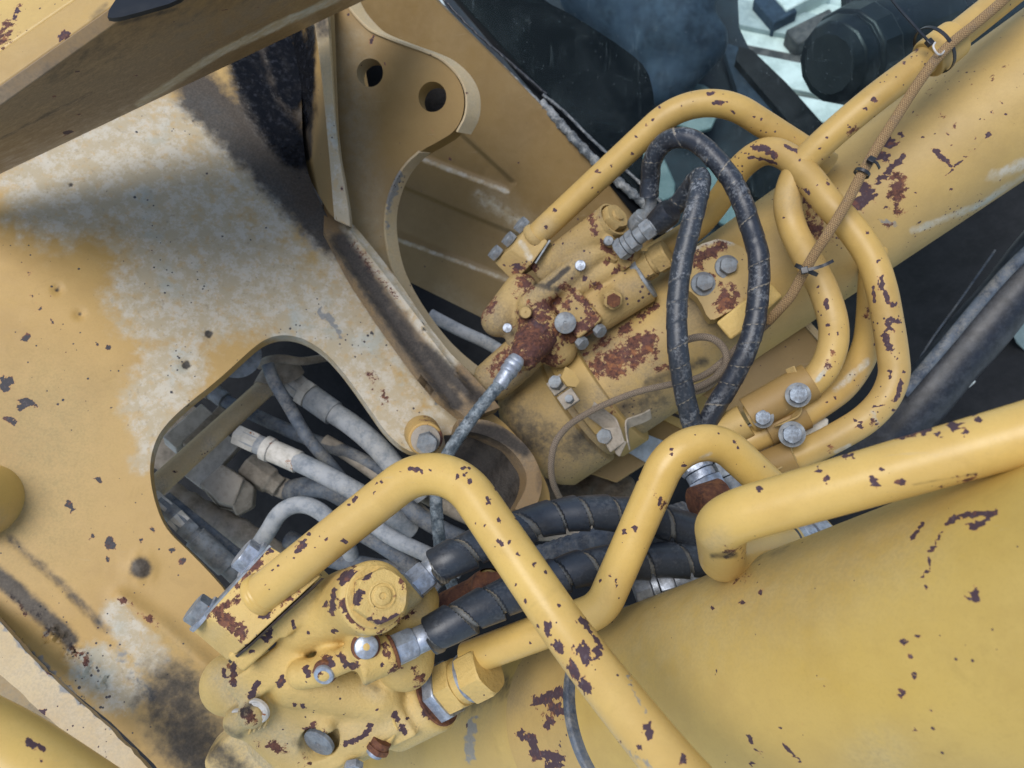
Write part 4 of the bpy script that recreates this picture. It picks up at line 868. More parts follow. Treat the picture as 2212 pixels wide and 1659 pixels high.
make('end_cap', v, f, M['barrel_far'], cy2, wear={'dust': [(120, 1.0, (1130, 920), (1220, 980), (1290, 940)), (60, .8, (1150, 850))], 'grime': [(90, .5, (1120, 880), (1160, 950), (1260, 960)), (50, .6, (1120, 880), (1140, 950), (1230, 990)), (20, .5, (1160, 880), (1190, 920))], 'chip': [(3, 1, (1150, 890)), (3, 1, (1205, 890)), (3, 1, (1220, 870)), (2, 1, (1180, 905))]})
# clamp band with lugs and bolts
bd0 = on4(1290)
clampb = thing('band_clamp', 'yellow band clamp with two bolts round the far cylinder end', 'clamp', bd0)
v, f = lathe(bd0 - ax4 * .026, bd0 + ax4 * .026, [(0, R4 + .008), (0.002, R4 + .0125), (.050, R4 + .0125), (.052, R4 + .008)], 96); make('band', v, f, M['barrel_far'], clampb, bevel=.0008, wear={'dust': [(70, .8, (1250, 900), (1300, 860))], 'rust': [(14, .5, (1290, 900), (1320, 890))]})
for (u, w, dd) in [(1205, 832, 1.115), (1228, 862, 1.105)]:
    c = P(u, w, dd); v, f = box(c, ax4, unit(np.cross(ax4, V(.2, .3, 1))), unit(V(-.3, .2, 1)), .013, .011, .004); make('lug', v, f, M['brown_dust'], clampb, bevel=.0012)
v, f = hexprism(P(1203, 829, 1.112), V(-.35, .3, .9), .0105, .011); make('bolt', v, f, M['dull'], clampb)
v, f = hexprism(P(1232, 864, 1.102), V(-.35, .3, .9), .0065, .009); make('bolt', v, f, M['dull'], clampb)
slab('tab', [(1222, 792), (1240, 802), (1252, 824), (1244, 836), (1226, 834), (1212, 815)], Plane((1222, 792, 1.10), (1252, 824, 1.10), (1212, 815, 1.095)), .006, M['barrel_far'], clampb, res=.006, bevel=.0012)
# lower ears of the band
ears = [(1283, 868), (1300, 880), (1317, 893), (1330, 903), (1338, 922), (1345, 948), (1354, 955)]
ribbon('ear', ears, Plane((1283, 868, 1.13), (1340, 920, 1.13), (1350, 960, 1.12)), V(-.25, -.75, -.6), .030, .0025, M['brown_dust'], clampb)
ears2 = [(1404, 884), (1385, 894), (1362, 902), (1352, 908), (1352, 930), (1356, 955)]
ribbon('ear', ears2, Plane((1404, 884, 1.13), (1352, 920, 1.13), (1350, 960, 1.12)), V(.25, -.6, -.7), .022, .0025, M['brown_dust'], clampb)
v, f = loft([P(1298, 925, 1.135), P(1340, 922, 1.125), P(1350, 955, 1.12), P(1318, 978, 1.13), P(1302, 950, 1.14)], [P(1298, 925, 1.17), P(1340, 922, 1.16), P(1350, 955, 1.16), P(1318, 978, 1.17), P(1302, 950, 1.17)]); make('ear_block', v, f, M['brown_dust'], clampb, bevel=.002)
v, f = hexprism(P(1308, 940, 1.14), V(-.3, -.1, .9), .012, .012); make('bolt', v, f, M['dull'], clampb)

# ================================================================== valve saddle plate with two bolts on the far cylinder
PSd = Plane((1470, 600, 1.075), (1600, 560, 1.065), (1540, 680, 1.06))
sad = thing('mounting_plate', 'rust scabbed yellow mounting plate with two hex bolts, between the wrapped hoses', 'bracket', PSd.hit(1560, 620))
slab('plate', smoothpoly([(1450, 560, 1), (1540, 515), (1575, 520), (1605, 535, 1), (1660, 620, 1), (1548, 690), (1530, 690), (1512, 648), (1490, 628), (1480, 625, 1)], 1), PSd, .03, M['barrel_far'], sad, res=.007, bevel=.002, wear={'rust': [(22, .8, (1580, 640), (1560, 660)), (16, .7, (1545, 610), (1510, 580)), (14, .8, (1500, 560), (1560, 530))], 'pale': [(10, .7, (1460, 555), (1540, 518), (1580, 522))]})
for (u, w) in [(1519, 611), (1570, 575)]:
    c = P(u - 3, w + 4, 1.075); v, f = lathe(c, c + V(0, 0, .03), [(0, .017), (.010, .017), (.0105, .01)], 28); make('washer', v, f, M['dull'], sad, bevel=.0006)
    v, f = hexprism(c + V(0, 0, .009), V(-.05, .1, 1), .0125, .011, .4); make('bolt', v, f, M['dull'], sad)
v, f = loft([P(1547, 697, 1.03), P(1600, 655, 1.03), P(1665, 612, 1.03), P(1690, 640, 1.03), P(1610, 712, 1.03), P(1578, 735, 1.03)], [P(1547, 697, 1.11), P(1600, 655, 1.11), P(1665, 612, 1.11), P(1690, 640, 1.11), P(1610, 712, 1.11), P(1578, 735, 1.11)])
make('foot', v, f, M['cast'], sad, bevel=.003)
# ================================================================== yellow body panels below the far cylinder
bp = thing('side_cover', 'flat yellow side cover with a thick pale edge behind the wrapped hoses', 'panel', P(1650, 760, 1.3))
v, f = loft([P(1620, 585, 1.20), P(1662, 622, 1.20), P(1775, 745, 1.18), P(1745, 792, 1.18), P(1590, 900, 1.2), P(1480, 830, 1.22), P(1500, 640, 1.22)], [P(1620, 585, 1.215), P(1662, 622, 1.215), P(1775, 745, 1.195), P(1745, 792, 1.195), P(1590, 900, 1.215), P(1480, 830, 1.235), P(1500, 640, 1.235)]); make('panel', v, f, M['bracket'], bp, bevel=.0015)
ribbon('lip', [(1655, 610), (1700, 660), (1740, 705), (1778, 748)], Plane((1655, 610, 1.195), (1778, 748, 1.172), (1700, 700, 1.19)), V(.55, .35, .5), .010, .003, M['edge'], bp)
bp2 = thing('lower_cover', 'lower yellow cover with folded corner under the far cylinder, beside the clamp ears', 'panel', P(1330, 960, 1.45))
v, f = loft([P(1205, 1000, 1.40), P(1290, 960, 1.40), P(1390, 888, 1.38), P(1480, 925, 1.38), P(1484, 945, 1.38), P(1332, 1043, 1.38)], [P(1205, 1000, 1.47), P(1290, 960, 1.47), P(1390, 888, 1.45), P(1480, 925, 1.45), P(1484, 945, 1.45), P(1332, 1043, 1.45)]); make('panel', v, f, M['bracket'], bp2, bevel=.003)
v, f = loft([P(1388, 886, 1.37), P(1560, 760, 1.36), P(1700, 850, 1.36), P(1560, 960, 1.37), P(1480, 930, 1.37)], [P(1388, 886, 1.43), P(1560, 760, 1.42), P(1700, 850, 1.42), P(1560, 960, 1.43), P(1480, 930, 1.43)]); make('top_face', v, f, M['pipe_far'], bp2, bevel=.003)
ribbon('seam_lip', [(1408, 880), (1450, 897), (1492, 914)], Plane((1400, 880, 1.36), (1492, 914, 1.36), (1450, 860, 1.355)), V(.3, .9, .2), .006, .002, M['gasket'], bp2)
v, f = loft([P(1352, 930, 1.355), P(1372, 928, 1.355), P(1440, 955, 1.355), P(1400, 1002, 1.365), P(1358, 978, 1.365)], [P(1352, 930, 1.36), P(1372, 928, 1.36), P(1440, 955, 1.36), P(1400, 1002, 1.37), P(1358, 978, 1.37)]); make('label_plate', v, f, M['label_plate'], bp2, bevel=.0006)
# mud on the floor under the covers
def fm(p):
    d = None
    for (u, w, dd, r) in [(1215, 1050, 1.5, .05), (1270, 1060, 1.5, .06), (1330, 1075, 1.48, .05), (1180, 1090, 1.45, .05), (1240, 1090, 1.42, .04)]:
        q = np.linalg.norm(p - P(u, w, dd), axis=-1) - r; d = q if d is None else smin(d, q, .03)
    return d + .004 * np.sin(p[..., 0] * 160) * np.sin(p[..., 1] * 190) + .002 * np.sin(p[..., 0] * 420) * np.cos(p[..., 1] * 470)
v, f = sdf_mesh(fm, P(1120, 1160, 1.4) + V(-.03, -.03, -.2), P(1400, 1010, 1.4) + V(.06, .06, .1), .006); tag(make('mud_heap', v, f, M['mud'], smooth=180), 'dry brown mud heaped under the yellow covers behind the wrapped hose', 'mud', kind='stuff')

# ================================================================== hard pipes
def t6(x, y): return (1469 + .336 * x, 553 + .336 * y)
def t8(x, y): return (734.5 + .336 * x, 1106 + .336 * y)
def t5(x, y): return (734.5 + .336 * x, 553 + .336 * y)
ch1 = [(5, 1, t5(450, 1370), t5(500, 1370)), (4, 1, t5(385, 1385)), (4, 1, t5(530, 1385)), (4, 1, t5(575, 1375)), (3, 1, t5(650, 1375)), (5, 1, t5(750, 1420)), (5, 1, t5(800, 1405)), (5, 1, t5(835, 1450)), (5, 1, t5(950, 1560), t5(960, 1585)), (3, 1, t5(780, 1365), t5(830, 1362)), (3, 1, t5(1000, 1500)), (4, 1, t5(225, 1520)), (4, 1, t5(100, 1550), t5(85, 1580)), (3, 1, t5(265, 1450)), (3, 1, t5(235, 1460)), (3, 1, t5(60, 1600)),
       (7, 1, (655, 1172), (645, 1190)), (4, 1, (668, 1155)), (3, 1, (690, 1160)), (4, 1, (705, 1165)), (3, 1, (738, 1167), (748, 1172)), (3, 1, (590, 1230)), (3, 1, (572, 1265)), (3, 1, (600, 1222)), (3, 1, (636, 1205)), (3, 1, (680, 1185)),
       (5, 1, t8(1025, 50)), (4, 1, t8(875, 75)), (3, 1, t8(930, 85)), (3, 1, t8(1045, 100)), (3, 1, t8(1135, 45)), (5, 1, t8(1020, 185), t8(1040, 205)), (4, 1, t8(1085, 190)), (4, 1, t8(1143, 272)), (5, 1, t8(1245, 340)), (4, 1, t8(1320, 382)), (4, 1, t8(1128, 465)), (5, 1, t8(1190, 578)), (4, 1, t8(1412, 598)), (4, 1, t8(1272, 735)),
       (8, 1, t8(1330, 730), t8(1340, 770)), (6, 1, t8(1350, 715)), (8, 1, t8(1390, 850), t8(1415, 890)), (8, 1, t8(1550, 690), t8(1590, 730)), (4, 1, t8(1600, 760), t8(1650, 820), t8(1685, 880)), (17, 1, t8(1560, 890)), (14, 1, t8(1580, 940)), (12, 1, t8(1660, 900)), (10, 1, t8(1490, 990), t8(1530, 1050)), (10, 1, t8(1560, 1100), t8(1595, 1140)), (10, 1, t8(1975, 1390), t8(1990, 1430)), (6, 1, t8(1930, 1510)), (7, 1, t8(1780, 1490)), (9, 1, t8(2200, 1590)), (4, 1, t8(1520, 710))]
p1 = thing('hard_pipe', 'thickest yellow pipe arching across the front from the flange to the bottom edge', 'pipe', P(900, 1050, .70))
pipe('tube', [P(553, 1292, .735), P(956, 972, .695), P(1245, 1398, .605), P(1480, 1690, .52), P(1640, 1850, .46)], .0192, M['pipe'], p1, rb=[0, .060, .25, .3, 0], wear={'chip': ch1, 'steel': [(9, .7, t8(1850, 1050), t8(1900, 1180), t8(1980, 1300)), (12, .6, t8(1800, 1500), t8(2000, 1640)), (6, .5, t8(1640, 1030))], 'rust': [(5, .5, (650, 1180), (640, 1200)), (3, .5, t8(950, 1570))], 'grime': [(14, .25, t8(1700, 1480), t8(1900, 1640))]}, step=.0024, seg=80)
v, f = lathe(P(552, 1292, .737), P(590, 1262, .732), [(0, .0190), (.003, .0212), (.006, .0212), (.009, .0200), (.010, .0212), (.012, .0208), (.0135, .019)], 48); make('weld_collar', v, f, M['pipe'], p1)
ch2 = [(5, 1, t6(20, 1350)), (4, 1, t6(350, 1190)), (3, 1, t6(370, 1235)), (3, 1, t6(400, 1110)), (3, 1, t6(545, 1360)), (4, 1, t5(2125, 1240)), (3, 1, t5(2140, 1275)), (4, 1, t5(1912, 1440)), (3, 1, t5(2060, 1560), t5(2050, 1600)), (5, 1, t8(1830, 125)), (5, 1, t8(1895, 105)), (4, 1, t8(1735, 405)), (3, 1, t8(1675, 445)), (2, 1, t8(1770, 420), t8(1780, 490)), (4, 1, t8(1140, 970)), (3, 1, t8(1218, 842)), (5, 1, t8(1510, 705))]
p2 = thing('hard_pipe', 'yellow hairpin pipe rising from the big hex coupling behind the front pipe', 'pipe', P(1380, 1100, .77))
pipe('tube', [P(1010, 1423, .835), P(1300, 1316, .775), P(1487, 888, .755), P(1700, 1085, .80), P(1800, 1190, .86)], .0186, M['pipe'], p2, rb=[0, .042, .050, .1, 0], wear={'chip': ch2, 'rust': [(12, .42, t5(2050, 1520), t5(2080, 1600))], 'pale': [(10, .5, t6(130, 1300), t6(200, 1270))]}, step=.0026, seg=72)
ch3 = [(10, 1, t6(1540, 1120), t6(1600, 1110)), (5, 1, t6(1400, 1165), t6(1520, 1130)), (11, 1, t6(1740, 1080), t6(1765, 1095)), (7, 1, t6(1660, 1145)), (9, 1, t6(1915, 1050)), (6, 1, t6(1842, 1135)), (6, 1, t6(1060, 1290)), (6, 1, t6(1100, 1280)), (7, 1, t6(893, 1375)), (6, 1, t6(940, 1440)), (5, 1, t6(955, 1420)), (6, 1, t6(508, 1500), t6(506, 1490)), (5, 1, t6(1297, 1375)), (8, 1, t6(1235, 1440), t6(1260, 1470)), (5, 1, t6(1400, 1460), t6(1440, 1450))]
p3 = thing('hard_pipe', 'thick yellow pipe above the big barrel, with a tight return elbow', 'pipe', P(1900, 1030, .52))
pipe('tube', [P(2500, 853, .455), P(1556, 1124, .575), P(1560, 1212, .68), P(1700, 1172, .767)], .0200, M['pipe'], p3, rb=[0, .036, .045, 0], wear={'chip': ch3, 'rust': [(8, .55, t6(1400, 1165), t6(1530, 1130)), (6, .5, t6(1420, 1460)), (9, .45, t6(1650, 1460), t6(1900, 1420)), (14, .45, (1560, 1196), (1600, 1190))], 'grime': [(16, .6, (1540, 1200), (1590, 1200)), (8, .35, t6(1500, 1470), t6(1900, 1400))], 'dust': [(60, .4, (1540, 1170))]}, step=.0024, seg=84)
ring_c = P(1690, 1175, .763); v, f = lathe(ring_c, ring_c + (P(1700, 1172, .767) - P(1560, 1212, .68)) * .04, [(-.003, .0203), (-.002, .0217), (.002, .0217), (.003, .0203)], 40); make('seal_ring', v, f, M['rubber'], p3)

chA = [(4, 1, t3(180, 600), t3(210, 600)), (5, 1, t3(225, 665), t3(260, 655)), (3, 1, t3(312, 660)), (4, 1, t3(338, 718)), (3, 1, t3(473, 750)), (3, 1, t3(522, 765)), (4, 1, t3(740, 885)), (3, 1, t3(5, 685)), (4, 1, t5(0, 0))]
def t2(x, y): return (734.5 + .336 * x, .336 * y)
chA += [(4, 1, t2(2015, 765)), (3, 1, t2(1970, 805)), (3, 1, t2(1900, 878)), (3, 1, t2(1875, 990)), (3, 1, t2(1750, 1065)), (3, 1, t2(1650, 1100)), (3, 1, t2(1675, 1105)), (3, 1, t2(1620, 1205)), (3, 1, t2(1660, 1230)), (4, 1, t2(1375, 1345), t2(1380, 1360)), (4, 1, t2(1325, 1460)), (3, 1, t2(2190, 685)), (3, 1, t2(2050, 690))]
p4 = thing('hard_pipe', 'thin yellow pipe arching over the cab glass from the rear valve flange', 'pipe', P(1400, 290, 1.05))
pipe('tube', [P(1148, 519, 1.15), P(1512, 180, 1.03), P(1790, 358, 1.06)], .0183, M['pipe_far'], p4, rb=.105, wear={'chip': chA, 'dust': [(40, .5, (1180, 490))]}, seg=56, step=.003)
v, f = lathe(P(1150, 517, 1.15), P(1170, 498, 1.14), [(0, .019), (.003, .0212), (.008, .0212), (.012, .0195), (.014, .0182)], 36); make('weld_collar', v, f, M['cast_far'], p4)
chBp = [(5, 1, t3(1235, 640), t3(1250, 640)), (5, 1, t3(1193, 695)), (4, 1, t3(1080, 815)), (3, 1, t3(895, 960)), (3, 1, t3(905, 1022)), (3, 1, t3(935, 890)), (3, 1, t3(1440, 405)), (4, 1, t3(1520, 320)), (3, 1, t3(665, 1398)), (5, 1, t6(940, 290), t6(945, 330)), (4, 1, t6(950, 440)), (3, 1, t6(1015, 495)), (3, 1, t6(960, 500)), (3, 1, t6(890, 195))]
p5 = thing('hard_pipe', 'yellow pipe carrying the braided cable up to the corner along the far barrel', 'pipe', P(1800, 290, .97))
hose('tube', [P(2300, -112, .98), P(2141, 18, .97), P(1990, 137, .96), P(1889, 213, .96), P(1790, 297, .98), P(1727, 362, 1.0), P(1702, 430, 1.01), P(1712, 492, 1.01), P(1745, 560, .99), P(1780, 630, .97), P(1800, 700, .96), P(1796, 758, .95), P(1768, 812, .95), P(1710, 858, .96), P(1620, 905, .98)], .0183, M['pipe_far'], p5, step=.003, seg=56, wear={'chip': chBp, 'rust': [(12, .45, t3(1100, 850), t3(1150, 830)), (8, .5, t3(950, 1240)), (10, .55, (1800, 760), (1790, 790))], 'pale': [(9, .7, (1790, 790), (1765, 822))], 'dust': [(60, .4, (1705, 430))]})
v, f = lathe(P(2052, 92, .958), P(2000, 132, .958), [(-.008, .0245), (0, .0252), (.030, .0252), (.036, .0245)], 40); make('pipe_sleeve', v, f, M['pipe_far'], p5, bevel=.002, wear={'chip': [(7, 1, t3(1790, 290)), (6, 1, t3(1770, 310), t3(1740, 340)), (4, 1, t3(1710, 205)), (4, 1, t3(1600, 300))]})
chC = [(6, 1, t3(480, 950), t3(560, 950)), (7, 1, t3(560, 970), t3(600, 1000)), (3, 1, t3(440, 1010), t3(520, 1020), t3(620, 1050)), (4, 1, t3(680, 940), t3(750, 970)), (3, 1, t3(878, 1187)), (4, 1, t3(800, 1220), t3(830, 1245)), (3, 1, t3(770, 1030)), (4, 1, t3(1040, 1345)), (3, 1, t3(1205, 1500)), (3, 1, t3(420, 985)),
       (4, 1, t6(1275, 35)), (7, 1, t6(1295, 150), t6(1300, 210)), (6, 1, t6(1320, 245), t6(1330, 275)), (5, 1, t6(1360, 310), t6(1385, 315)), (3, 1, t6(1240, 200), t6(1250, 300)), (6, 1, t6(1340, 410), t6(1400, 420)), (5, 1, t6(1330, 445), t6(1365, 480)), (7, 1, t6(1310, 510), t6(1330, 560), t6(1355, 600)), (3, 1, t6(1395, 670)), (4, 1, t6(1350, 740)), (4, 1, t6(1355, 780)), (5, 1, t6(1420, 810), t6(1400, 890), t6(1380, 930)), (4, 1, t6(1440, 740)), (6, 1, t6(1155, 1098)), (3, 1, t6(1120, 1055), t6(1150, 1065)), (2, 1, t6(1240, 970), t6(1310, 955)), (4, 1, t6(1375, 985)), (4, 1, t6(1270, 1080))]
p6 = thing('hard_pipe', 'outermost long yellow loop pipe, chipped along its bend beside the thick black hose', 'pipe', P(1900, 700, .98))
hose('tube', [P(1396, 560, 1.16), P(1450, 527, 1.14), P(1509, 487, 1.12), P(1563, 420, 1.09), P(1600, 362, 1.06), P(1650, 328, 1.03), P(1697, 337, 1.01), P(1743, 380, .99), P(1788, 437, .97), P(1838, 492, .96), P(1880, 555, .95), P(1903, 620, .94), P(1917, 690, .94), P(1929, 768, .94), P(1930, 815, .94), P(1908, 865, .94), P(1866, 908, .94), P(1805, 945, .95), P(1755, 970, .96), P(1657, 1013, .98), P(1600, 1040, 1.0)], .0183, M['pipe_far'], p6, step=.003, seg=56, wear={'chip': chC, 'rust': [(6, .5, t3(580, 980)), (8, .6, t6(980, 1230), t6(950, 1260)), (6, .4, t6(1240, 1050), t6(1230, 1120))], 'pale': [(7, .6, t6(1240, 1000), t6(1270, 1080)), (8, .6, t6(1090, 1220), t6(1000, 1260))], 'steel': [(5, .6, t6(1090, 1215))]})
p7 = thing('hard_pipe', 'yellow pipe tucked between two others and under the bolted strap', 'pipe', P(1840, 800, 1.0))
hose('tube', [P(1890, 520, 1.09), P(1884, 603, 1.06), P(1880, 687, 1.03), P(1872, 745, 1.01), P(1850, 795, 1.0), P(1817, 838, .99), P(1771, 872, .98), P(1721, 903, .98), P(1654, 936, .99), P(1580, 968, 1.0)], .0183, M['pipe_far'], p7, seg=40, wear={'chip': [(4, 1, t6(1000, 912)), (4, 1, t6(955, 932)), (3, 1, t6(1250, 572)), (3, 1, t6(1130, 915))], 'rust': [(10, .5, (1872, 680), (1880, 640)), (4, .4, t6(1100, 950), t6(1000, 1040))], 'pale': [(14, .5, t6(1200, 680), t6(1000, 860))]})

# ================================================================== strap clamps over the three pipes
st = thing('pipe_clamp', 'yellow strap clamp with blue grey bolts holding the three pipe ends', 'clamp', P(1690, 880, .95))
a0 = P(1618, 897, .975); a1 = P(1752, 822, .955)
def half_sleeve(name, a, b, r, t, mat, parent, th0=-.15, th1=3.29, n=20, hint=V(0, 0, 1), **k):
    axx = unit(b - a); z = unit(hint - (hint @ axx) * axx); y = np.cross(z, axx); v = []; f = []
    th = np.linspace(th0, th1, n); 
    for p in (a, b):
        for rr in (r, r + t): v += [p + rr * (math.cos(q) * y + math.sin(q) * z) for q in th]
    I = lambda e, s, j: (e * 2 + s) * n + j
    for j in range(n - 1):
        f += [(I(0, 1, j), I(0, 1, j + 1), I(1, 1, j + 1), I(1, 1, j)), (I(0, 0, j), I(1, 0, j), I(1, 0, j + 1), I(0, 0, j + 1)), (I(0, 0, j), I(0, 0, j + 1), I(0, 1, j + 1), I(0, 1, j)), (I(1, 0, j), I(1, 1, j), I(1, 1, j + 1), I(1, 0, j + 1))]
    f += [(I(0, 0, 0), I(0, 1, 0), I(1, 1, 0), I(1, 0, 0)), (I(0, 0, n - 1), I(1, 0, n - 1), I(1, 1, n - 1), I(0, 1, n - 1))]
    v, f = fixn(v, f); return make(name, v, f, mat, parent, bevel=.0008, **k)
half_sleeve('sleeve', a0, a1, .0195, .0045, M['bracket'], st, -.3, 3.44)
half_sleeve('sleeve', P(1540, 948, 1.0), P(1612, 908, .985), .0185, .004, M['barrel_far'], st, -.4, 3.5)
half_sleeve('strap', P(1655, 930, .985), P(1738, 890, .975), .0192, .003, M['bracket'], st)
half_sleeve('strap', P(1630, 1022, .98), P(1718, 985, .96), .0192, .003, M['bracket'], st, wear={'rust': [(8, .6, (1660, 1000), (1700, 985))]})
for (u, w, d, r) in [(1724, 853, .925, .0112), (1711, 938, .93, .0118), (1648, 902, .95, .0098)]:
    c = P(u, w, d); axx = unit(V(-.28, .05, .9)); v, f = lathe(c - axx * .004, c, [(0, r * 1.35), (.003, r * 1.35), (.0035, r)], 30); make('washer', v, f, M['dull'], st)
    v, f = hexprism(c - axx * .0005, axx, r, .012, .2); make('bolt', v, f, M['steel_grey'], st, wear={'rust': [(20, .5, (1648, 902))]})
for pts in [[(1716, 790), (1726, 815), (1730, 835), (1724, 848)], [(1700, 885), (1702, 872), (1690, 868)], [(1731, 872), (1732, 888), (1724, 900), (1706, 908), (1690, 916)], [(1710, 962), (1713, 980), (1722, 996), (1700, 1004), (1676, 1016)]]:
    ribbon('strap_edge', pts, Plane((pts[0][0], pts[0][1], .945), (pts[-1][0] + 3, pts[-1][1], .945), (pts[1][0] + 20, pts[1][1] + 20, .95)), V(-.5, -.3, -.8), .014, .0022, M['cast_far'], st)
v, f = loft([P(1590, 930, .99), P(1700, 880, .98), P(1790, 905, .98), P(1782, 960, .98), P(1600, 1052, 1.0)], [P(1590, 930, 1.02), P(1700, 880, 1.01), P(1790, 905, 1.01), P(1782, 960, 1.01), P(1600, 1052, 1.03)]); make('base_plate', v, f, M['white_dust'], st, bevel=.002)

# bottom left pipe
p8 = thing('hard_pipe', 'yellow pipe end crossing the bottom corner in front of the dark gap', 'pipe', P(40, 1640, .58))
pipe('tube', [P(-250, 1500, .56), P(20, 1632, .565), P(260, 1790, .57)], .031, M['pipe'], p8, rb=.3, wear={'chip': [(8, 1, (52, 1600), (66, 1606)), (6, 1, (70, 1610), (95, 1614)), (4, 1, (92, 1640)), (3, 1, (30, 1600)), (3, 1, (40, 1650))], 'steel': [(5, .5, (50, 1590), (90, 1608))]}, seg=56)
# ================================================================== wrapped hoses
def wrapped(name, pts, r, pitch, mat, parent, part='hose', cover=1.0, t=.0016, seg=40, step=.0022, core=None, hand=1):
    path = spline(pts, step)
    def fr(th, s): return np.mod(s / pitch + .16 * np.sin(s * 31) + .10 * np.sin(s * 77 + 1) - hand * th / (2 * math.pi), 1.0)
    def rf(th, s):
        q = fr(th, s)
        if cover >= 1: return t * (q ** .8) - t * .5 + np.where(q > .96, -t * .7, 0)
        return np.where(q < cover, t * (.5 + .8 * q), -t * .9) 
    v, f, uv = sweep(path, r, seg, rfun=rf)
    s = uv[:, 1]; th = uv[:, 0] * 2 * math.pi; g = fr(th, s)
    if cover < 1: g = np.where(g < cover, g / cover * .94, 2.0)
    return make(part, v, f, mat, parent, uv=uv, vattr={'gap': g}, smooth=50)
h1 = thing('wrapped_hose', 'black spiral wrapped hose in a tall arch, the wider of the two far ones', 'hose', P(1600, 560, 1.0))
wrapped('h', [P(1402, 425, 1.08), P(1405, 385, 1.07), P(1410, 345, 1.05), P(1434, 309, 1.03), P(1469, 297, 1.01), P(1503, 306, 1.0), P(1538, 336, .99), P(1578, 385, .98), P(1603, 435, .97), P(1621, 490, .97), P(1637, 545, .96), P(1640, 595, .96), P(1637, 645, .96), P(1630, 697, .96), P(1612, 757, .96), P(1580, 822, .97), P(1550, 872, .98), P(1526, 918, .99), P(1500, 990, 1.0)], .0134, .027, M['wrap'], h1, t=.0009)
h2 = thing('wrapped_hose', 'black spiral wrapped hose hanging almost straight inside the arched one', 'hose', P(1465, 700, 1.0))
wrapped('h', [P(1418, 486, 1.10), P(1442, 464, 1.08), P(1478, 424, 1.05), P(1500, 394, 1.02), P(1513, 385, .985), P(1509, 420, .965), P(1492, 490, .96), P(1476, 555, .96), P(1465, 625, .96), P(1462, 690, .96), P(1465, 760, .96), P(1475, 830, .97), P(1488, 890, .98), P(1500, 940, .99), P(1510, 1000, 1.0)], .0132, .026, M['wrap_scuffed'], h2, hand=1, t=.0009)
f1 = thing('wrapped_hose', 'near hose in loose black spiral wrap leaving the upper silver nut of the front valve', 'hose', P(1250, 1110, .82))
wrapped('h', [P(938, 1226, .775), P(975, 1208, .775), P(1020, 1186, .785), P(1085, 1155, .80), P(1170, 1124, .82), P(1260, 1108, .83), P(1350, 1112, .84), P(1430, 1126, .85), P(1520, 1160, .86), P(1600, 1210, .88)], .0168, .034, M['wrap_clean'], f1, cover=.86, t=.0030, seg=72, step=.0013)
f2 = thing('wrapped_hose', 'near hose in loose black spiral wrap leaving the lower silver nut, above the coupling', 'hose', P(1200, 1250, .80))
wrapped('h', [P(928, 1372, .755), P(965, 1354, .755), P(1035, 1317, .765), P(1104, 1286, .78), P(1180, 1254, .80), P(1245, 1231, .81), P(1310, 1218, .82), P(1390, 1213, .83), P(1460, 1210, .84), P(1540, 1212, .85), P(1620, 1225, .87)], .0168, .036, M['wrap_clean'], f2, cover=.86, t=.0032, seg=72, step=.0013)
# small armoured hose out of the rusty knob
ah = thing('armoured_hose', 'slim grey wire armoured hose from the rusty knob down behind the front pipe', 'hose', P(1000, 930, 1.05))
pa = [P(1112, 783, 1.065), P(1100, 808, 1.06), P(1062, 850, 1.05), P(1022, 900, 1.045), P(990, 945, 1.04), P(962, 990, 1.04), P(948, 1030, 1.045), P(942, 1080, 1.05), P(946, 1135, 1.06), P(955, 1200, 1.08), P(985, 1290, 1.1)]
hose('hose', pa[1:], .0088, M['steel_braid'], ah, seg=24, rfun=lambda th, s: .0006 * np.sin(s * 900 + th * 2) * np.sin(s * 310), step=.0022)
v, f = lathe(P(1119, 772, 1.068), P(1078, 833, 1.055), [(0, .010), (.006, .0125), (.009, .0118), (.011, .0130), (.016, .0130), (.018, .0115), (.021, .0128), (.026, .0128), (.028, .0108), (.048, .0108), (.050, .0092)], 24); make('ferrule', v, f, M['zinc'], ah)

# elbows of the far wrapped hoses
def fitting(name, pts, segs, mat, parent):
    """stack of turned pieces along a->b: (t0, t1, r, hex?) in metres"""
    a, b = pts; axx = unit(b - a)
    for (t0, t1, r, hx) in segs:
        if hx: v, f = hexprism(a + axx * t0, axx, r, t1 - t0, hx)
        else: v, f = lathe(a + axx * t0, a + axx * t1, [(0, r * .94), (.0008, r), (t1 - t0 - .0008, r), (t1 - t0, r * .94)], 28)
        make(name, v, f, mat, parent)
q1 = thing('hose_elbow', 'dusty grey elbow fitting at the base of the tall arched hose', 'fitting', P(1390, 470, 1.1))
hose('elbow', [P(1404, 424, 1.085), P(1406, 440, 1.09), P(1398, 462, 1.10), P(1380, 482, 1.115)], .0085, M['dull'], q1, seg=20)
fitting('nut', (P(1372, 492, 1.12), P(1392, 462, 1.10)), [(0, .020, .0155, .3), (.020, .026, .0125, 0)], M['dull'], q1)
q2 = thing('hose_elbow', 'pale dusty fitting stack joining the rear valve to the hanging wrapped hose', 'fitting', P(1370, 520, 1.08))
fitting('nut', (P(1336, 543, 1.09), P(1440, 466, 1.05)), [(.0, .012, .0165, .2), (.013, .020, .0150, 0), (.021, .032, .0160, .1), (.033, .045, .0118, 0), (.046, .062, .0150, .5), (.062, .080, .0135, 0)], M['dull'], q2)
v, f = lathe(P(1415, 486, 1.065), P(1452, 452, 1.04), [(0, .0165), (.012, .018), (.026, .019), (.034, .0165)], 30); make('boot', v, f, M['rubber'], q2)

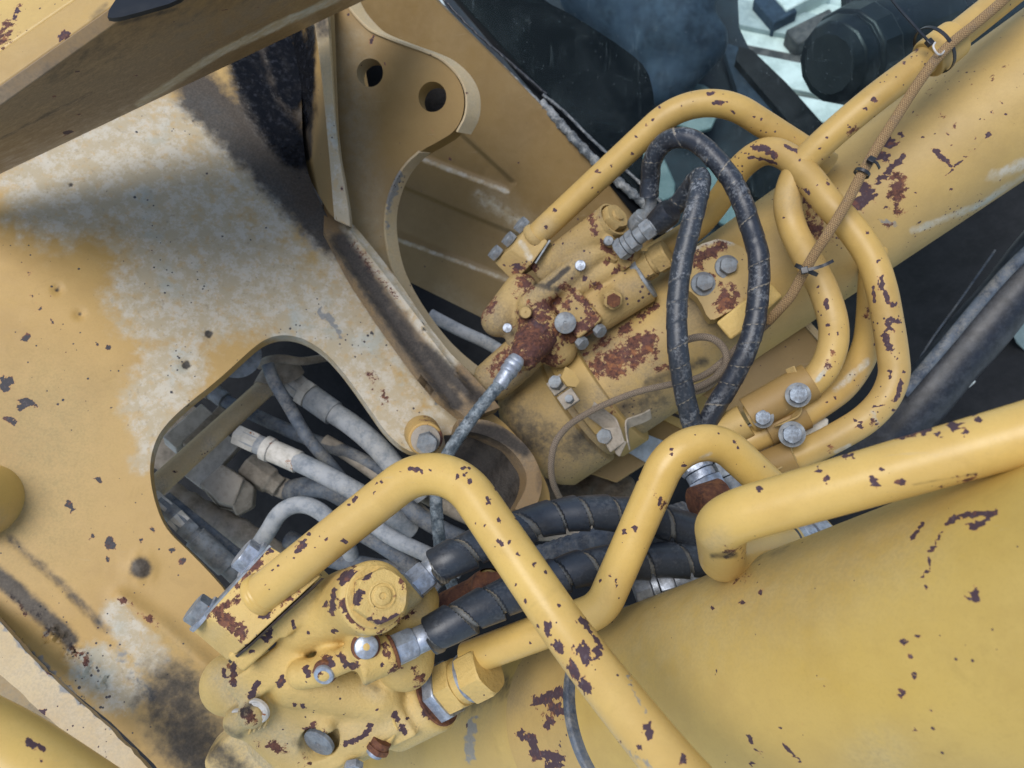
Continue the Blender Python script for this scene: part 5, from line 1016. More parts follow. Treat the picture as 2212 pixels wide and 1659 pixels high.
# ================================================================== braided cable with ties
bc = thing('braided_cable', 'tan herringbone braided cable tied along the yellow pipe', 'cable', P(1850, 350, .93))
cab = [P(2240, -70, .93), P(2170, -2, .93), P(2110, 50, .925), P(2062, 88, .92), P(2020, 130, .92), P(1980, 185, .925), P(1935, 255, .93), P(1895, 318, .93), P(1862, 375, .93), P(1828, 440, .925), P(1790, 502, .915), P(1760, 548, .925), P(1733, 595, .935), P(1708, 640, .945), P(1680, 672, .96), P(1660, 694, .975)]
hose('sleeve', cab, .0062, M['braid'], bc, seg=28, step=.003)
cd = thing('grimy_cord', 'grimy grey cord looping behind the wrapped hoses and round the far cylinder', 'cord', P(1500, 800, 1.04))
hose('strand', [P(1664, 690, .975), P(1640, 712, .99), P(1610, 735, 1.02), P(1575, 768, 1.04), P(1530, 805, 1.05), P(1490, 822, 1.06), P(1440, 832, 1.08), P(1380, 846, 1.10), P(1320, 868, 1.105), P(1270, 892, 1.105), P(1230, 918, 1.10), P(1203, 950, 1.09), P(1192, 985, 1.09), P(1192, 1030, 1.10), P(1205, 1068, 1.12), P(1225, 1100, 1.15)], .0048, M['rope_braid'], cd, seg=14, step=.005)
hose('strand', [P(1480, 735, 1.04), P(1510, 728, 1.03), P(1540, 732, 1.02), P(1563, 752, 1.02), P(1570, 780, 1.02), P(1556, 806, 1.03), P(1525, 828, 1.05), P(1490, 842, 1.06)], .0050, M['rope_braid'], cd, seg=14, step=.004)
hose('strand', [P(1660, 694, .98), P(1630, 722, 1.0), P(1590, 760, 1.03), P(1560, 800, 1.04), P(1528, 834, 1.06), P(1492, 846, 1.07)], .0062, M['rope_braid'], cd, seg=14, step=.004)
def tie(c, axis, r, w, tail, lab, flip=1, rr=(1, 1)):
    t = thing('cable_tie', lab, 'cable tie', c); a, e1, e2 = frame(axis)
    th = np.linspace(0, 2 * math.pi, 40, endpoint=False); v = []; f = []
    for (dr, dw) in [(0, -w), (.0014, -w), (.0014, w), (0, w)]: v += [c + a * dw + (r + dr) * (rr[0] * math.cos(q) * e1 + rr[1] * math.sin(q) * e2) for q in th]
    for k in range(4):
        for j in range(40): f.append((k * 40 + j, k * 40 + (j + 1) % 40, ((k + 1) % 4) * 40 + (j + 1) % 40, ((k + 1) % 4) * 40 + j))
    v, f = fixn(v, f); make('band', v, f, M['cable_tie'], t, bevel=.0003)
    hd = tail[0]; d = unit(tail[1] - tail[0]); n = unit(np.cross(d, V(.2, .1, 1))); m = np.cross(d, n)
    v, f = box(hd, d, n, m, .0042, .0042, .0030); make('lock', v, f, M['cable_tie'], t, bevel=.0008)
    path = spline(tail, .004); T = np.gradient(path, axis=0); T /= np.linalg.norm(T, axis=1)[:, None]; S = np.cross(T, V(.2, .1, 1)); S /= np.linalg.norm(S, axis=1)[:, None]; Nn = np.cross(T, S)
    v = np.concatenate([path + S * w * .8 + Nn * .0006, path - S * w * .8 + Nn * .0006, path - S * w * .8 - Nn * .0006, path + S * w * .8 - Nn * .0006]); n_ = len(path); f = []
    for k in range(4):
        for j in range(n_ - 1): f.append((k * n_ + j, k * n_ + j + 1, ((k + 1) % 4) * n_ + j + 1, ((k + 1) % 4) * n_ + j))
    f += [(0, n_, 2 * n_, 3 * n_), (n_ - 1, 2 * n_ - 1, 3 * n_ - 1, 4 * n_ - 1)]
    v, f = fixn(v, f); make('tail', v, f, M['cable_tie'], t)
    return t
dcb = P(1995, 160, .925) - P(2062, 88, .92)
tie(P(2018, 108, .945), P(1990, 137, .96) - P(2050, 92, .96), .030, .0022, [P(2008, 92, .925), P(1970, 50, .93), P(1935, 10, .94), P(1905, -30, .95)], 'black cable tie with a long strap running up over the dark post')
tie(P(1862, 374, .93), cab[8] - cab[7], .0085, .0022, [P(1882, 346, .918), P(1894, 352, .915), P(1900, 364, .92)], 'small black cable tie halfway down the cable beside the dark chips')
tie(P(1742, 583, .925), cab[13] - cab[11], .0080, .0024, [P(1738, 584, .910), P(1765, 578, .905), P(1782, 572, .90), P(1800, 563, .90)], 'black cable tie with a short pointed tail where the cable crosses the bent pipe', rr=(1.6, 1.0))
wt = hose('wire_loop', [P(2020, 92, .915), P(2016, 100, .91), P(2020, 110, .908), P(2026, 117, .908), P(2034, 117, .912), P(2040, 108, .915), P(2038, 98, .92)], .0012, M['wire_white'], None, seg=8, step=.002); tag(wt, 'thin white wire loop at the topmost cable tie', 'wire')

# thick black hose at the right
bh = thing('thick_hose', 'very thick black rubber hose crossing the dark gap at the right edge', 'hose', P(2100, 740, 1.35))
hose('hose', [P(2420, 360, 1.30), P(2290, 505, 1.32), P(2185, 632, 1.34), P(2085, 750, 1.36), P(2000, 850, 1.38), P(1930, 930, 1.40), P(1840, 1020, 1.44)], .048, M['rubber'], bh, seg=48, rfun=lambda th, s: .003 * np.exp(-((np.mod(th + .6, 6.283) - 3.1) / .12) ** 2) + .001 * np.sin(s * 40), step=.01)
hose('guard_strip', [P(2300, 470, 1.27), P(2172, 590, 1.29), P(2040, 745, 1.31), P(1950, 850, 1.33)], .010, M['dark_hose'], bh, seg=16)
tw = hose('thin_wire', [P(2150, 540, 1.5), P(2080, 640, 1.5), P(1990, 770, 1.5), P(1950, 880, 1.5)], .002, M['dark_hose'], None, seg=8); tag(tw, 'thin grey wire in the dark gap left of the thick black hose', 'wire')

# fittings under the loops
s1 = thing('hose_end', 'silver hex fittings with a rusty sleeve under the hairpin pipe', 'fitting', P(1520, 1050, .92))
fitting('nut', (P(1490, 985, .95), P(1560, 1110, .92)), [(0, .022, .021, .2), (.023, .034, .018, 0), (.035, .055, .023, .5)], M['zinc'], s1)
v, f = lathe(P(1500, 1090, .90), P(1590, 1060, .92), [(0, .018), (.002, .021), (.04, .021), (.042, .018)], 32); make('rusty_sleeve', v, f, M['rusty'], s1)
fitting('nut', (P(1560, 1000, .97), P(1600, 1080, .95)), [(0, .02, .020, .1), (.021, .045, .017, 0)], M['dull'], s1)
s2_ = thing('hose_end', 'silver stepped fitting below the lower wrapped hose, against the big barrel', 'fitting', P(1420, 1270, .80))
fitting('nut', (P(1370, 1278, .86), P(1520, 1232, .86)), [(0, .018, .021, .3), (.019, .027, .0185, 0), (.028, .044, .022, .6), (.045, .08, .018, 0)], M['zinc'], s2_)
s3_ = thing('hose_end', 'bright crimped fitting tucked between the return elbow and the big barrel', 'fitting', P(1680, 1150, .80))
fitting('nut', (P(1702, 1171, .772), P(1780, 1150, .80)), [(0, .014, .019, .3), (.015, .03, .016, 0), (.031, .05, .02, .2)], M['zinc'], s3_)
wd = thing('rubber_wedge', 'grey black ribbed rubber strap between the two near wrapped hoses', 'strap', P(1250, 1170, .9))
hose('strap', [P(1120, 1225, .95), P(1200, 1195, .93), P(1300, 1165, .93), P(1400, 1135, .95), P(1480, 1110, .97)], .016, M['dark_hose'], wd, seg=24, rfun=lambda th, s: .0008 * np.sin(s * 700), step=.003)
# ================================================================== hoses and fittings inside the frame opening
def ho(name, label, pts, rpx, mat, cat='hose', ends=(), seg=24, rf=None, wear=None, step=.006):
    """hose given in enlargement units of the opening, radius in drawing units at mid depth"""
    t = thing(name, label, cat, PH(*pts[len(pts) // 2])); r = rpx * pts[0][2] / K
    hose('tube', [PH(*p) for p in pts], r, M[mat], t, seg=seg, rfun=rf, wear=wear, step=step)
    for (i, j, tt0, tt1, rr, mm, hx) in ends:
        a, b = PH(*pts[i]), PH(*pts[j]); axx = unit(b - a)
        if hx: v, f = hexprism(a + axx * tt0, axx, r * rr, tt1 - tt0, hx)
        else: v, f = lathe(a + axx * tt0, a + axx * tt1, [(0, r * rr * .93), (.001, r * rr), (tt1 - tt0 - .001, r * rr), (tt1 - tt0, r * rr * .93)], 28)
        make('collar', v, f, M[mm], t)
    return t
ht = thing('tube_with_elbow', 'dusty yellow rigid tube slanting across the frame opening under the thin hoses', 'pipe', PH(450, 750, 1.2))
pipe('tube', [PH(-40, 1190, 1.10), PH(60, 1120, 1.13), PH(870, 385, 1.28)], .0165, M['edge'], ht, rb=.1, wear={'dust': [(60, .9, mh((60, 1140))), (50, .9, mh((860, 400))), (30, .6, mh((450, 800)))], 'chip': [(5, 1, mh((207, 990)))]}, seg=36)
hose('elbow', [PH(840, 420, 1.275), PH(880, 350, 1.285), PH(930, 290, 1.29), PH(1000, 300, 1.295), PH(1030, 340, 1.30)], .021, M['brown_dust'], ht, seg=24)
ho('thin_hose', 'thin dark dusty hose crossing over the yellow tube in the frame opening', [(855, 250, 1.19), (900, 370, 1.19), (990, 520, 1.20), (1120, 740, 1.21), (1250, 900, 1.22), (1400, 1080, 1.24), (1600, 1300, 1.27)], 14, 'dark_hose', step=.005)
ho('thin_hose', 'thin pale hose arching right from the top of the yellow tube in the opening', [(800, 260, 1.24), (850, 225, 1.22), (950, 212, 1.22), (1080, 230, 1.25), (1200, 215, 1.3), (1340, 190, 1.36)], 9, 'brown_dust')
ho('pressure_hose', 'wide blue grey hose with pale hex nut, uppermost in the frame opening', [(1010, 360, 1.32), (1130, 460, 1.31), (1270, 560, 1.30), (1450, 680, 1.28), (1620, 830, 1.26), (1760, 1000, 1.25), (1900, 1200, 1.25)], 23, 'grey_rubber',
   ends=[(0, 1, -.005, .030, 1.15, 'white_dust', .2), (0, 1, .030, .042, .95, 'white_dust', 0), (1, 2, -.010, .006, 1.35, 'white_dust', .4), (1, 2, .008, .060, 1.18, 'grey_rubber', 0)])
ho('pressure_hose', 'dark dusty hose running behind the yellow tube in the frame opening', [(420, 400, 1.38), (560, 500, 1.37), (760, 600, 1.35), (940, 680, 1.33), (1120, 760, 1.31), (1400, 860, 1.29), (1640, 990, 1.28), (1900, 1180, 1.27)], 14, 'dark_hose',
   ends=[(0, 1, -.03, .02, 1.7, 'brown_dust', .3), (0, 1, .02, .05, 1.3, 'dull', 0)])
ho('pressure_hose', 'hose with rust flecked crimped sleeve in the middle of the frame opening', [(690, 760, 1.21), (800, 810, 1.205), (960, 880, 1.20), (1120, 950, 1.19), (1300, 1040, 1.18), (1480, 1140, 1.18), (1650, 1250, 1.19), (1850, 1400, 1.22)], 21, 'grey_rubber',
   ends=[(0, 1, -.012, .026, 1.15, 'white_dust', .3), (0, 1, .028, .036, .95, 'brown_dust', 0), (0, 1, .038, .052, 1.28, 'white_dust', 0), (1, 2, .016, .070, 1.16, 'white_dust', 0)])
for c in [(750, 720), (905, 800), (880, 870), (1010, 880), (1060, 930), (1090, 990)]: pass
def rustify(t, pts):
    for o in list(bpy.data.objects):
        if o.parent == t and o.name.startswith('collar'):
            me = o.data; vw = np.array([v.co[:] for v in me.vertices]) + np.array(absloc(o)); rg_ = (vw - CAMPOS) @ ROT
            put_attrs(me, wear_values(rg_, {'rust': pts}))
rustify([o for o in bpy.data.objects if o.get('label', '').startswith('hose with rust')][0], [(16, .62, mh((760, 720))), (16, .62, mh((900, 800)), mh((940, 820))), (16, .58, mh((1000, 920)), mh((1080, 960))), (10, .6, mh((1100, 990)), mh((1150, 880)))])
ho('corrugated_hose', 'fat dust caked hose low in the frame opening', [(170, 1150, 1.27), (330, 1240, 1.27), (480, 1320, 1.27), (640, 1400, 1.27), (800, 1500, 1.27), (1000, 1640, 1.27)], 29, 'brown_dust', rf=lambda th, s: .0014 * np.sin(s * 200) * (s < .16), step=.004)
ho('bent_hose', 'blue grey hose bent in a hook at the bottom of the frame opening', [(780, 1520, 1.17), (860, 1400, 1.16), (930, 1290, 1.15), (1020, 1230, 1.15), (1120, 1225, 1.15), (1220, 1270, 1.15), (1310, 1360, 1.16), (1420, 1540, 1.19), (1440, 1700, 1.22)], 18, 'grey_rubber')
ho('fitting_hose', 'pale stepped fittings and grey hose along the lower left rim of the opening', [(90, 1200, 1.07), (210, 1300, 1.075), (330, 1420, 1.08), (480, 1560, 1.09), (640, 1720, 1.10)], 19, 'dull',
   ends=[(0, 1, -.01, .018, 1.1, 'white_dust', .2), (0, 1, .022, .040, 1.0, 'dull', .5), (1, 2, .0, .02, 1.15, 'white_dust', .2), (2, 3, -.018, .0, 1.2, 'dull', .1), (2, 3, .006, .07, 1.35, 'dull', 0)])
ho('pressure_hose', 'black mottled flat hose above the stepped fittings in the opening', [(150, 1170, 1.12), (300, 1290, 1.12), (450, 1410, 1.13), (600, 1530, 1.14), (760, 1660, 1.15)], 13, 'dark_hose')
ho('pressure_hose', 'dark hose looping from the elbow fitting behind the bent hose', [(900, 1080, 1.30), (1000, 1120, 1.29), (1120, 1100, 1.27), (1260, 1110, 1.26), (1400, 1180, 1.25), (1560, 1300, 1.25), (1750, 1480, 1.25)], 22, 'dark_hose', ends=[(0, 1, -.03, .03, 1.15, 'brown_dust', .3)])
# valve bodies deep inside, as cast lumps
def blk(name, label, polyA, polyB, mat, cat='valve', **k):
    t = thing(name, label, cat, PH(*polyA[0])); v, f = loft([PH(*p) for p in polyA], [PH(*p) for p in polyB]); make('body', v, f, M[mat], t, bevel=.003, **k); return t
t = blk('valve_block', 'rust stained dusty block in the middle of the frame opening', [(380, 1080, 1.23), (540, 940, 1.23), (690, 1040, 1.22), (620, 1230, 1.22), (520, 1200, 1.22)], [(380, 1080, 1.32), (540, 940, 1.32), (720, 1040, 1.32), (680, 1280, 1.32), (520, 1250, 1.32)], 'brown_dust', wear={'rust': [(26, .62, mh((545, 1040)), mh((560, 1080))), (12, .5, mh((600, 1190)))]})
v, f = loft([PH(690, 1040, 1.23), PH(760, 1100, 1.24), PH(750, 1240, 1.25), PH(640, 1300, 1.24), PH(610, 1230, 1.22)], [PH(690, 1040, 1.33), PH(780, 1100, 1.33), PH(770, 1240, 1.33), PH(640, 1310, 1.33), PH(600, 1240, 1.33)]); make('side', v, f, M['brown_dust'], t, bevel=.003)
v, f = lathe(PH(700, 940, 1.28), PH(860, 1050, 1.28), [(0, .020), (.004, .024), (.05, .024), (.055, .019), (.07, .019)], 6); make('elbow', v, f, M['brown_dust'], t, bevel=.002, smooth=20)
def bar(name, label, a, b, w, h, mat, cat):
    A, B = PH(*a), PH(*b); d = unit(B - A); n = unit(np.cross(d, V(.1, .1, 1))); m = np.cross(d, n); v, f = box((A + B) / 2, d, n, m, np.linalg.norm(B - A) / 2, w, h); o = make(name, v, f, M[mat], bevel=.0015); tag(o, label, cat); return o
bar('flat_bar', 'pale square edged bar, upper one left of the yellow tube in the opening', (180, 815, 1.26), (440, 585, 1.30), .014, .02, 'white_dust', 'bar')
bar('flat_bar', 'narrower dusty bar directly beside the yellow tube in the opening', (300, 850, 1.26), (550, 590, 1.31), .010, .02, 'brown_dust', 'bar')
bar('flat_bar', 'dusty clamp plate with worn edges under the yellow tube in the opening', (330, 1060, 1.25), (600, 760, 1.28), .022, .015, 'white_dust', 'bar')
bar('flat_bar', 'dark dusty beam at the left rim of the opening', (60, 960, 1.38), (360, 560, 1.42), .035, .03, 'brown_dust', 'bar')
v, f = lathe(PH(640, 180, 1.16), PH(640, 180, 1.10), [(0, .036), (.02, .036), (.022, .03)], 40); o = make('disc', v, f, M['dull']); tag(o, 'grey disc edge peeping out under the upper left rim of the frame opening', 'disc')
# bundle passing right of the front pipe towards the cylinder feet
for i, (pts, r, mt, lab) in enumerate([
    ([(1250, 780, 1.30), (1420, 880, 1.29), (1640, 1040, 1.28), (1900, 1260, 1.27), (2150, 1480, 1.27)], 15, 'brown_dust', 'dusty mottled hose from the opening under the front pipe, above the middle one'),
    ([(1000, 1460, 1.22), (1200, 1560, 1.20), (1500, 1640, 1.2), (1900, 1700, 1.2)], 20, 'dark_hose', 'dark hose at the foot of the opening running behind the front valve'),
    ([(1500, 1290, 1.10), (1700, 1440, 1.09), (1950, 1560, 1.08), (2200, 1680, 1.07)], 17, 'grey_rubber', 'grey hose just left of the vertical armoured hose behind the front pipe'),
    ([(1430, 1380, 1.14), (1640, 1500, 1.12), (1850, 1640, 1.1), (2050, 1800, 1.09)], 17, 'dark_hose', 'dark mottled hose below the grey one behind the front valve nut'),
    ([(1700, 1150, 1.22), (1950, 1330, 1.2), (2250, 1480, 1.18), (2600, 1560, 1.18), (3000, 1560, 1.2)], 19, 'dark_hose', 'broad dark hose passing from the armoured hose to behind the upper wrapped one'),
    ([(1800, 1080, 1.32), (2050, 1220, 1.3), (2350, 1350, 1.28), (2700, 1420, 1.27), (3100, 1400, 1.27)], 15, 'brown_dust', 'dust brown hose below the muddy cylinder foot')]):
    ho('pressure_hose', lab, pts, r, mt)
# ================================================================== near valve
def rz(r, d): return r * .3203 * d / K
def ry(r, d): return r * .23438 * d / K
va = thing('front_valve', 'big cast yellow front valve block with large hex plug, silver nuts and zinc caps', 'hydraulic valve', PZ(900, 1100, .8))
AX1 = unit(V(.46, .30, .84)); PLUG = PZ(1245, 462, .694); AXP = unit(V(.40, .27, .87))
AX2 = unit(P(1300, 1316, .775) - PZ(1660, 1112, .845)); BIG = PZ(1650, 1118, .845)
S1 = (PZ(1175, 800, .712), unit(V(.25, .22, .94))); S2 = (PZ(893, 985, .735), unit(V(-.05, -.25, .96)))
HXA = unit(P(938, 1226, .775) - PZ(1490, 392, .768)); HXB = unit(P(928, 1372, .755) - PZ(1345, 838, .738))
E1 = unit(P(690, 1246, .72) - P(533, 1394, .72)); E3 = unit(V(-.12, .05, -1)); E2 = unit(np.cross(E3, E1))
BN = unit(V(-.33, -.30, .88)); BX = unit(np.cross(unit(V(.5, .86, 0)), BN)); BY = np.cross(BN, BX)
def fv(p):
    d = sd_cyl(p, PLUG - AX1 * .105, PLUG - AX1 * .002, .0335, .007, .0335)
    d = smin(d, sd_caps(p, PZ(760, 640, .79), PZ(1050, 520, .76), .031, .030), .008)
    d = smin(d, sd_box(p, P(575, 1362, .772), E1, E2, E3, (.034, .012, .026), .004), .006)
    d = smin(d, sd_box(p, P(655, 1300, .770), E1, E2, E3, (.030, .012, .024), .004), .006)
    d = smin(d, sd_caps(p, PZ(270, 1050, .84), PZ(480, 1060, .83), .034, .036), .009)
    d = smin(d, sd_box(p, PZ(690, 1250, .835), BX, BY, BN, (.052, .050, .030), .010), .006)
    d = smin(d, sd_caps(p, PZ(900, 1250, .84), PZ(1120, 1300, .83), .034, .036), .008)
    d = smin(d, sd_caps(p, PZ(700, 1010, .80), PZ(1240, 1120, .82), .030, .030), .008)
    d = smin(d, sd_cyl(p, BIG - AX2 * .07, BIG, .0390, .006), .008)
    d = smin(d, sd_caps(p, PZ(1500, 500, .80), PZ(1440, 900, .80), .026, .030), .009)
    d = smin(d, sd_caps(p, S1[0] - S1[1] * .05, S1[0] - S1[1] * .008, .0165, .0118), .007)
    d = smin(d, sd_caps(p, PZ(1010, 900, .745), PZ(1170, 810, .725), .0125, .0125), .006)
    d = smin(d, sd_caps(p, S2[0] - S2[1] * .05, S2[0] - S2[1] * .007, .018, .0118), .007)
    d = smin(d, sd_caps(p, PZ(740, 985, .765), PZ(880, 970, .752), .0150, .0135), .008)
    d = smin(d, sd_cyl(p, PZ(1490, 392, .768) - HXA * .03, PZ(1490, 392, .768), .0175, .003), .006)
    d = smin(d, sd_cyl(p, PZ(1345, 838, .738) - HXB * .035, PZ(1345, 838, .738), .0185, .003), .006)
    d = smin(d, sd_caps(p, PZ(430, 1245, .80), PZ(410, 1250, .775), .016, .0145), .006)
    d = smin(d, sd_caps(p, PZ(320, 1300, .80), PZ(300, 1305, .785), .016, .0135), .006)
    d = smin(d, sd_box(p, PZ(660, 1310, .815), E1, E2, E3, (.038, .052, .022), .010), .009)
    d = smin(d, sd_box(p, PZ(1060, 1370, .83), unit(V(.86, .5, -.05)), unit(V(-.5, .86, 0)), V(0, 0, 1), (.060, .022, .030), .008), .008)
    d = smin(d, sd_caps(p, PZ(1420, 1370, .845), PZ(1300, 1400, .835), .0135, .009), .006)
    d = smin(d, sd_box(p, PZ(560, 930, .80), unit(V(.80, .6, 0)), unit(V(.6, -.8, .1)), V(0, 0, 1), (.040, .016, .030), .004), .006)
    d = smin(d, sd_box(p, PZ(1290, 1290, .835), AX2, unit(np.cross(AX2, V(0, 0, 1))), unit(np.cross(AX2, np.cross(V(0, 0, 1), AX2))), (.040, .026, .020), .004), .008)
    # pockets
    d = smax(d, -sd_caps(p, PZ(1230, 1080, .742), PZ(1080, 1090, .740), .020, .012), .009)
    d = smax(d, -sd_caps(p, PZ(1060, 880, .70), PZ(930, 880, .70), .004, .003), .01)
    d = smax(d, -sd_cyl(p, PZ(872, 1420, .80) + unit(V(-.35, -.45, .82)) * .05, PZ(872, 1420, .80) - unit(V(-.35, -.45, .82)) * .012, .0195, .003), .0015)
    d = smax(d, -(np.abs(((p - PLUG) @ AX1) + .030) - .0005), .001) if False else d
    return d
v, f = sdf_mesh(fv, np.minimum(PZ(-60, 1700, .86), PZ(-60, 1700, .70)) + V(-.01, -.01, 0) * 1 + V(0, 0, 0), np.maximum(PZ(2000, 60, .86), PZ(2000, 60, .66)) + V(.01, .01, .05), .0021)
def zz(*pts): return [mz(p) for p in pts]
wv = {'chip': [(9.5, 1, *zz((1030, 330), (1080, 300), (1010, 360))), (5.4, 1, *zz((1100, 215), (1080, 240))), (5.4, 1, *zz((960, 420), (950, 470))), (4.1, 1, *zz((940, 490), (960, 520))), (5.4, 1, *zz((905, 500), (900, 520))), (6.8, 1, *zz((950, 530), (945, 560))), (4.1, 1, *zz((680, 630), (685, 665))), (4.1, 1, *zz((785, 705))), (4.1, 1, *zz((955, 690), (975, 700))), (6.8, 1, *zz((530, 690), (510, 730))), (6.8, 1, *zz((485, 740), (500, 760))), (5.4, 1, *zz((395, 835))),
      (5.4, 1, *zz((215, 960), (220, 1000))), (6.8, 1, *zz((280, 930), (290, 1000))), (6.8, 1, *zz((280, 1040), (290, 1060))), (6.8, 1, *zz((440, 1050), (390, 1140))), (6.8, 1, *zz((615, 1020), (585, 1055))), (5.4, 1, *zz((745, 1200))), (4.1, 1, *zz((695, 1195))), (8.1, 1, *zz((910, 890), (940, 910), (900, 930))), (6.8, 1, *zz((770, 950), (785, 990))), (6.8, 1, *zz((1000, 860), (1050, 930), (1100, 925))), (6.8, 1, *zz((1570, 1250), (1610, 1270))), (6.8, 1, *zz((1370, 1260), (1390, 1285))), (4.1, 1, *zz((1450, 1285))), (5.4, 1, *zz((1750, 1260))), (4.1, 1, *zz((1280, 920))), (4.1, 1, *zz((1250, 1230))), (6.8, 1, *zz((1410, 1335), (1430, 1370))), (5.4, 1, *zz((1040, 1455), (1160, 1400), (1210, 1330))), (8.1, 1, *zz((1010, 510), (1060, 570)))],
      'rust': [(9, .7, *zz((1300, 780), (1340, 900), (1420, 950))), (8, .6, *zz((1500, 950), (1530, 1100), (1640, 1220))), (9, .6, *zz((1260, 700), (1500, 560))), (10, .6, *zz((250, 950), (300, 1050))), (12, .8, *zz((1020, 500), (1060, 600), (1130, 660))), (9, .65, *zz((1000, 870), (1060, 940), (1130, 930))), (12, .7, *zz((900, 880), (850, 960))), (9, .6, *zz((1350, 960), (1480, 700))), (14, .6, *zz((730, 1540), (770, 1600))), (12, .55, *zz((450, 1440), (620, 1500))), (16, .6, *zz((360, 1230), (400, 1310))), (9, .6, *zz((1540, 1000), (1560, 1180), (1700, 1260))), (7, .5, *zz((760, 1360), (830, 1330), (980, 1480)))],
      'dust': [(50, .8, *zz((200, 1000), (350, 1200), (300, 1350))), (60, .7, *zz((450, 1350), (700, 1450))), (40, .6, *zz((1500, 500), (1560, 600))), (28, .5, *zz((1180, 1080), (1260, 1140))), (50, .4, *zz((1000, 1400), (1500, 1300)))],
      'grime': [(26, .5, *zz((440, 1150), (350, 1240))), (20, .35, *zz((1180, 1050), (1250, 1090))), (26, .4, *zz((700, 1440), (800, 1500))), (24, .4, *zz((160, 1330), (320, 1400)))]}
make('casting', v, f, M['cast'], va, smooth=180, wear=wv)
# lower darker sub body
def fs(p):
    d = sd_caps(p, PZ(360, 1640, .90), PZ(700, 1680, .89), .042, .05); d = smin(d, sd_caps(p, PZ(500, 1440, .86), PZ(560, 1530, .83), .020, .017), .01); d = smin(d, sd_box(p, PZ(520, 1530, .90), E1, E2, E3, (.045, .055, .03), .01), .015); return d
v, f = sdf_mesh(fs, PZ(60, 1800, .9) + V(-.02, -.03, -.06), PZ(900, 1350, .9) + V(.03, .02, .11), .0032)
make('lower_casting', v, f, M['cast'], va, smooth=180, wear={'dust': [(200, 1.0, mz((450, 1560)))], 'rust': [(14, .6, *zz((560, 1440), (620, 1520))), (15, .65, *zz((700, 1560), (770, 1600)))], 'grime': [(60, .55, *zz((150, 1500), (300, 1619)))]})
# flange block
wf = {'rust': [(12, .9, *zz((120, 580), (200, 600), (340, 740))), (10, .8, *zz((440, 200), (500, 170))), (14, .85, *zz((150, 560), (260, 620), (330, 700))), (12, .8, *zz((280, 420), (380, 310), (450, 240))), (12, .8, *zz((210, 530), (300, 470))), (10, .6, *zz((300, 640), (350, 760))), (9, .55, *zz((560, 560), (700, 430)))], 'chip': [(8.1, 1, *zz((480, 590), (520, 560))), (5.4, 1, *zz((520, 140), (540, 160))), (5.4, 1, *zz((380, 790)))], 'dust': [(30, .3, *zz((150, 700)))]}
TA, TD, TC, TB = P(447, 1330, .745), P(584, 1180, .745), P(694, 1244, .725), P(533, 1394, .722)
BA, BD, BC, BB = P(412, 1360, .785), P(553, 1212, .785), P(660, 1280, .765), P(492, 1428, .757)
def densify(A, B, n=10):
    return A, B
bmx = bmesh.new(); vv, ff = loft([TA, TD, TC, TB], [BA, BD, BC, BB]); vs = [bmx.verts.new(q) for q in vv]; [bmx.faces.new([vs[i] for i in q]) for q in ff]
bmesh.ops.recalc_face_normals(bmx, faces=bmx.faces); bmesh.ops.subdivide_edges(bmx, edges=bmx.edges, cuts=24, use_grid_fill=True); bmx.verts.index_update()
make('flange_block', [q.co[:] for q in bmx.verts], [tuple(x.index for x in q.verts) for q in bmx.faces], M['cast'], va, bevel=.0018, smooth=30, wear=wf); bmx.free()
v, f = loft([P(444, 1327, .747), P(582, 1176, .747), P(588, 1182, .745), P(450, 1334, .745)], [P(408, 1358, .787), P(549, 1208, .787), P(555, 1214, .786), P(415, 1364, .786)]); make('washer_strip', v, f, M['dull'], va, bevel=.0006)
v, f = loft([TB + V(.001, -.001, .001), TC + V(.001, -.001, .001), P(699, 1250, .726), P(538, 1400, .723)], [BB, BC, P(665, 1286, .766), P(497, 1434, .758)]); make('gasket', v, f, M['gasket'], va, bevel=.0004)
for (u, w, r, mt) in [(437, 1324, .0155, 'dull'), (541, 1207, .0165, 'zinc')]:
    c = P(u, w, .765); axx = unit(V(-.72, .62, .25)); v, f = lathe(c - axx * .004, c, [(0, r * 1.25), (.0035, r * 1.25), (.004, r)], 30); make('bolt_washer', v, f, M['zinc'], va)
    v, f = hexprism(c - axx * .0005, axx, r, .012, .5); make('flange_bolt', v, f, M[mt], va, wear={'rust': [(10, .7, (455, 1312))]} if mt == 'dull' else None)
# big hex plug
v, f = lathe(PLUG - AX1 * .004, PLUG + AX1 * .001, [(0, .0285), (.004, .0285), (.005, .0275)], 64); make('plug_washer', v, f, M['cast'], va)
v, f = hexprism(PLUG + AX1 * .0002, AXP, .0252, .0205, .35)
bmx = bmesh.new(); vs = [bmx.verts.new(q) for q in v]; [bmx.faces.new([vs[i] for i in q]) for q in f]
top = [q for q in bmx.faces if len(q.verts) > 10]; bmesh.ops.poke(bmx, faces=top); bmesh.ops.subdivide_edges(bmx, edges=bmx.edges, cuts=3, use_grid_fill=True); bmx.verts.index_update()
wp = {'chip': [(8.1, 1, *zz((1100, 500), (1150, 420))), (6.8, 1, *zz((1170, 340), (1190, 300))), (6.8, 1, *zz((1090, 470), (1130, 500))), (6.8, 1, *zz((1195, 600), (1240, 625))), (6.8, 1, *zz((1260, 640), (1330, 620), (1390, 600))), (8.1, 1, *zz((1380, 270), (1410, 300))), (5.4, 1, *zz((1210, 540), (1240, 550)))], 'rust': [(9, .6, *zz((1400, 350), (1440, 420))), (8, .5, *zz((1100, 330), (1080, 450))), (10, .45, *zz((1230, 560)))], 'dust': [(16, .5, *zz((1430, 480)))]}
make('hex_plug', [q.co[:] for q in bmx.verts], [tuple(x.index for x in q.verts) for q in bmx.faces], M['cast'], va, smooth=28, wear=wp); bmx.free()
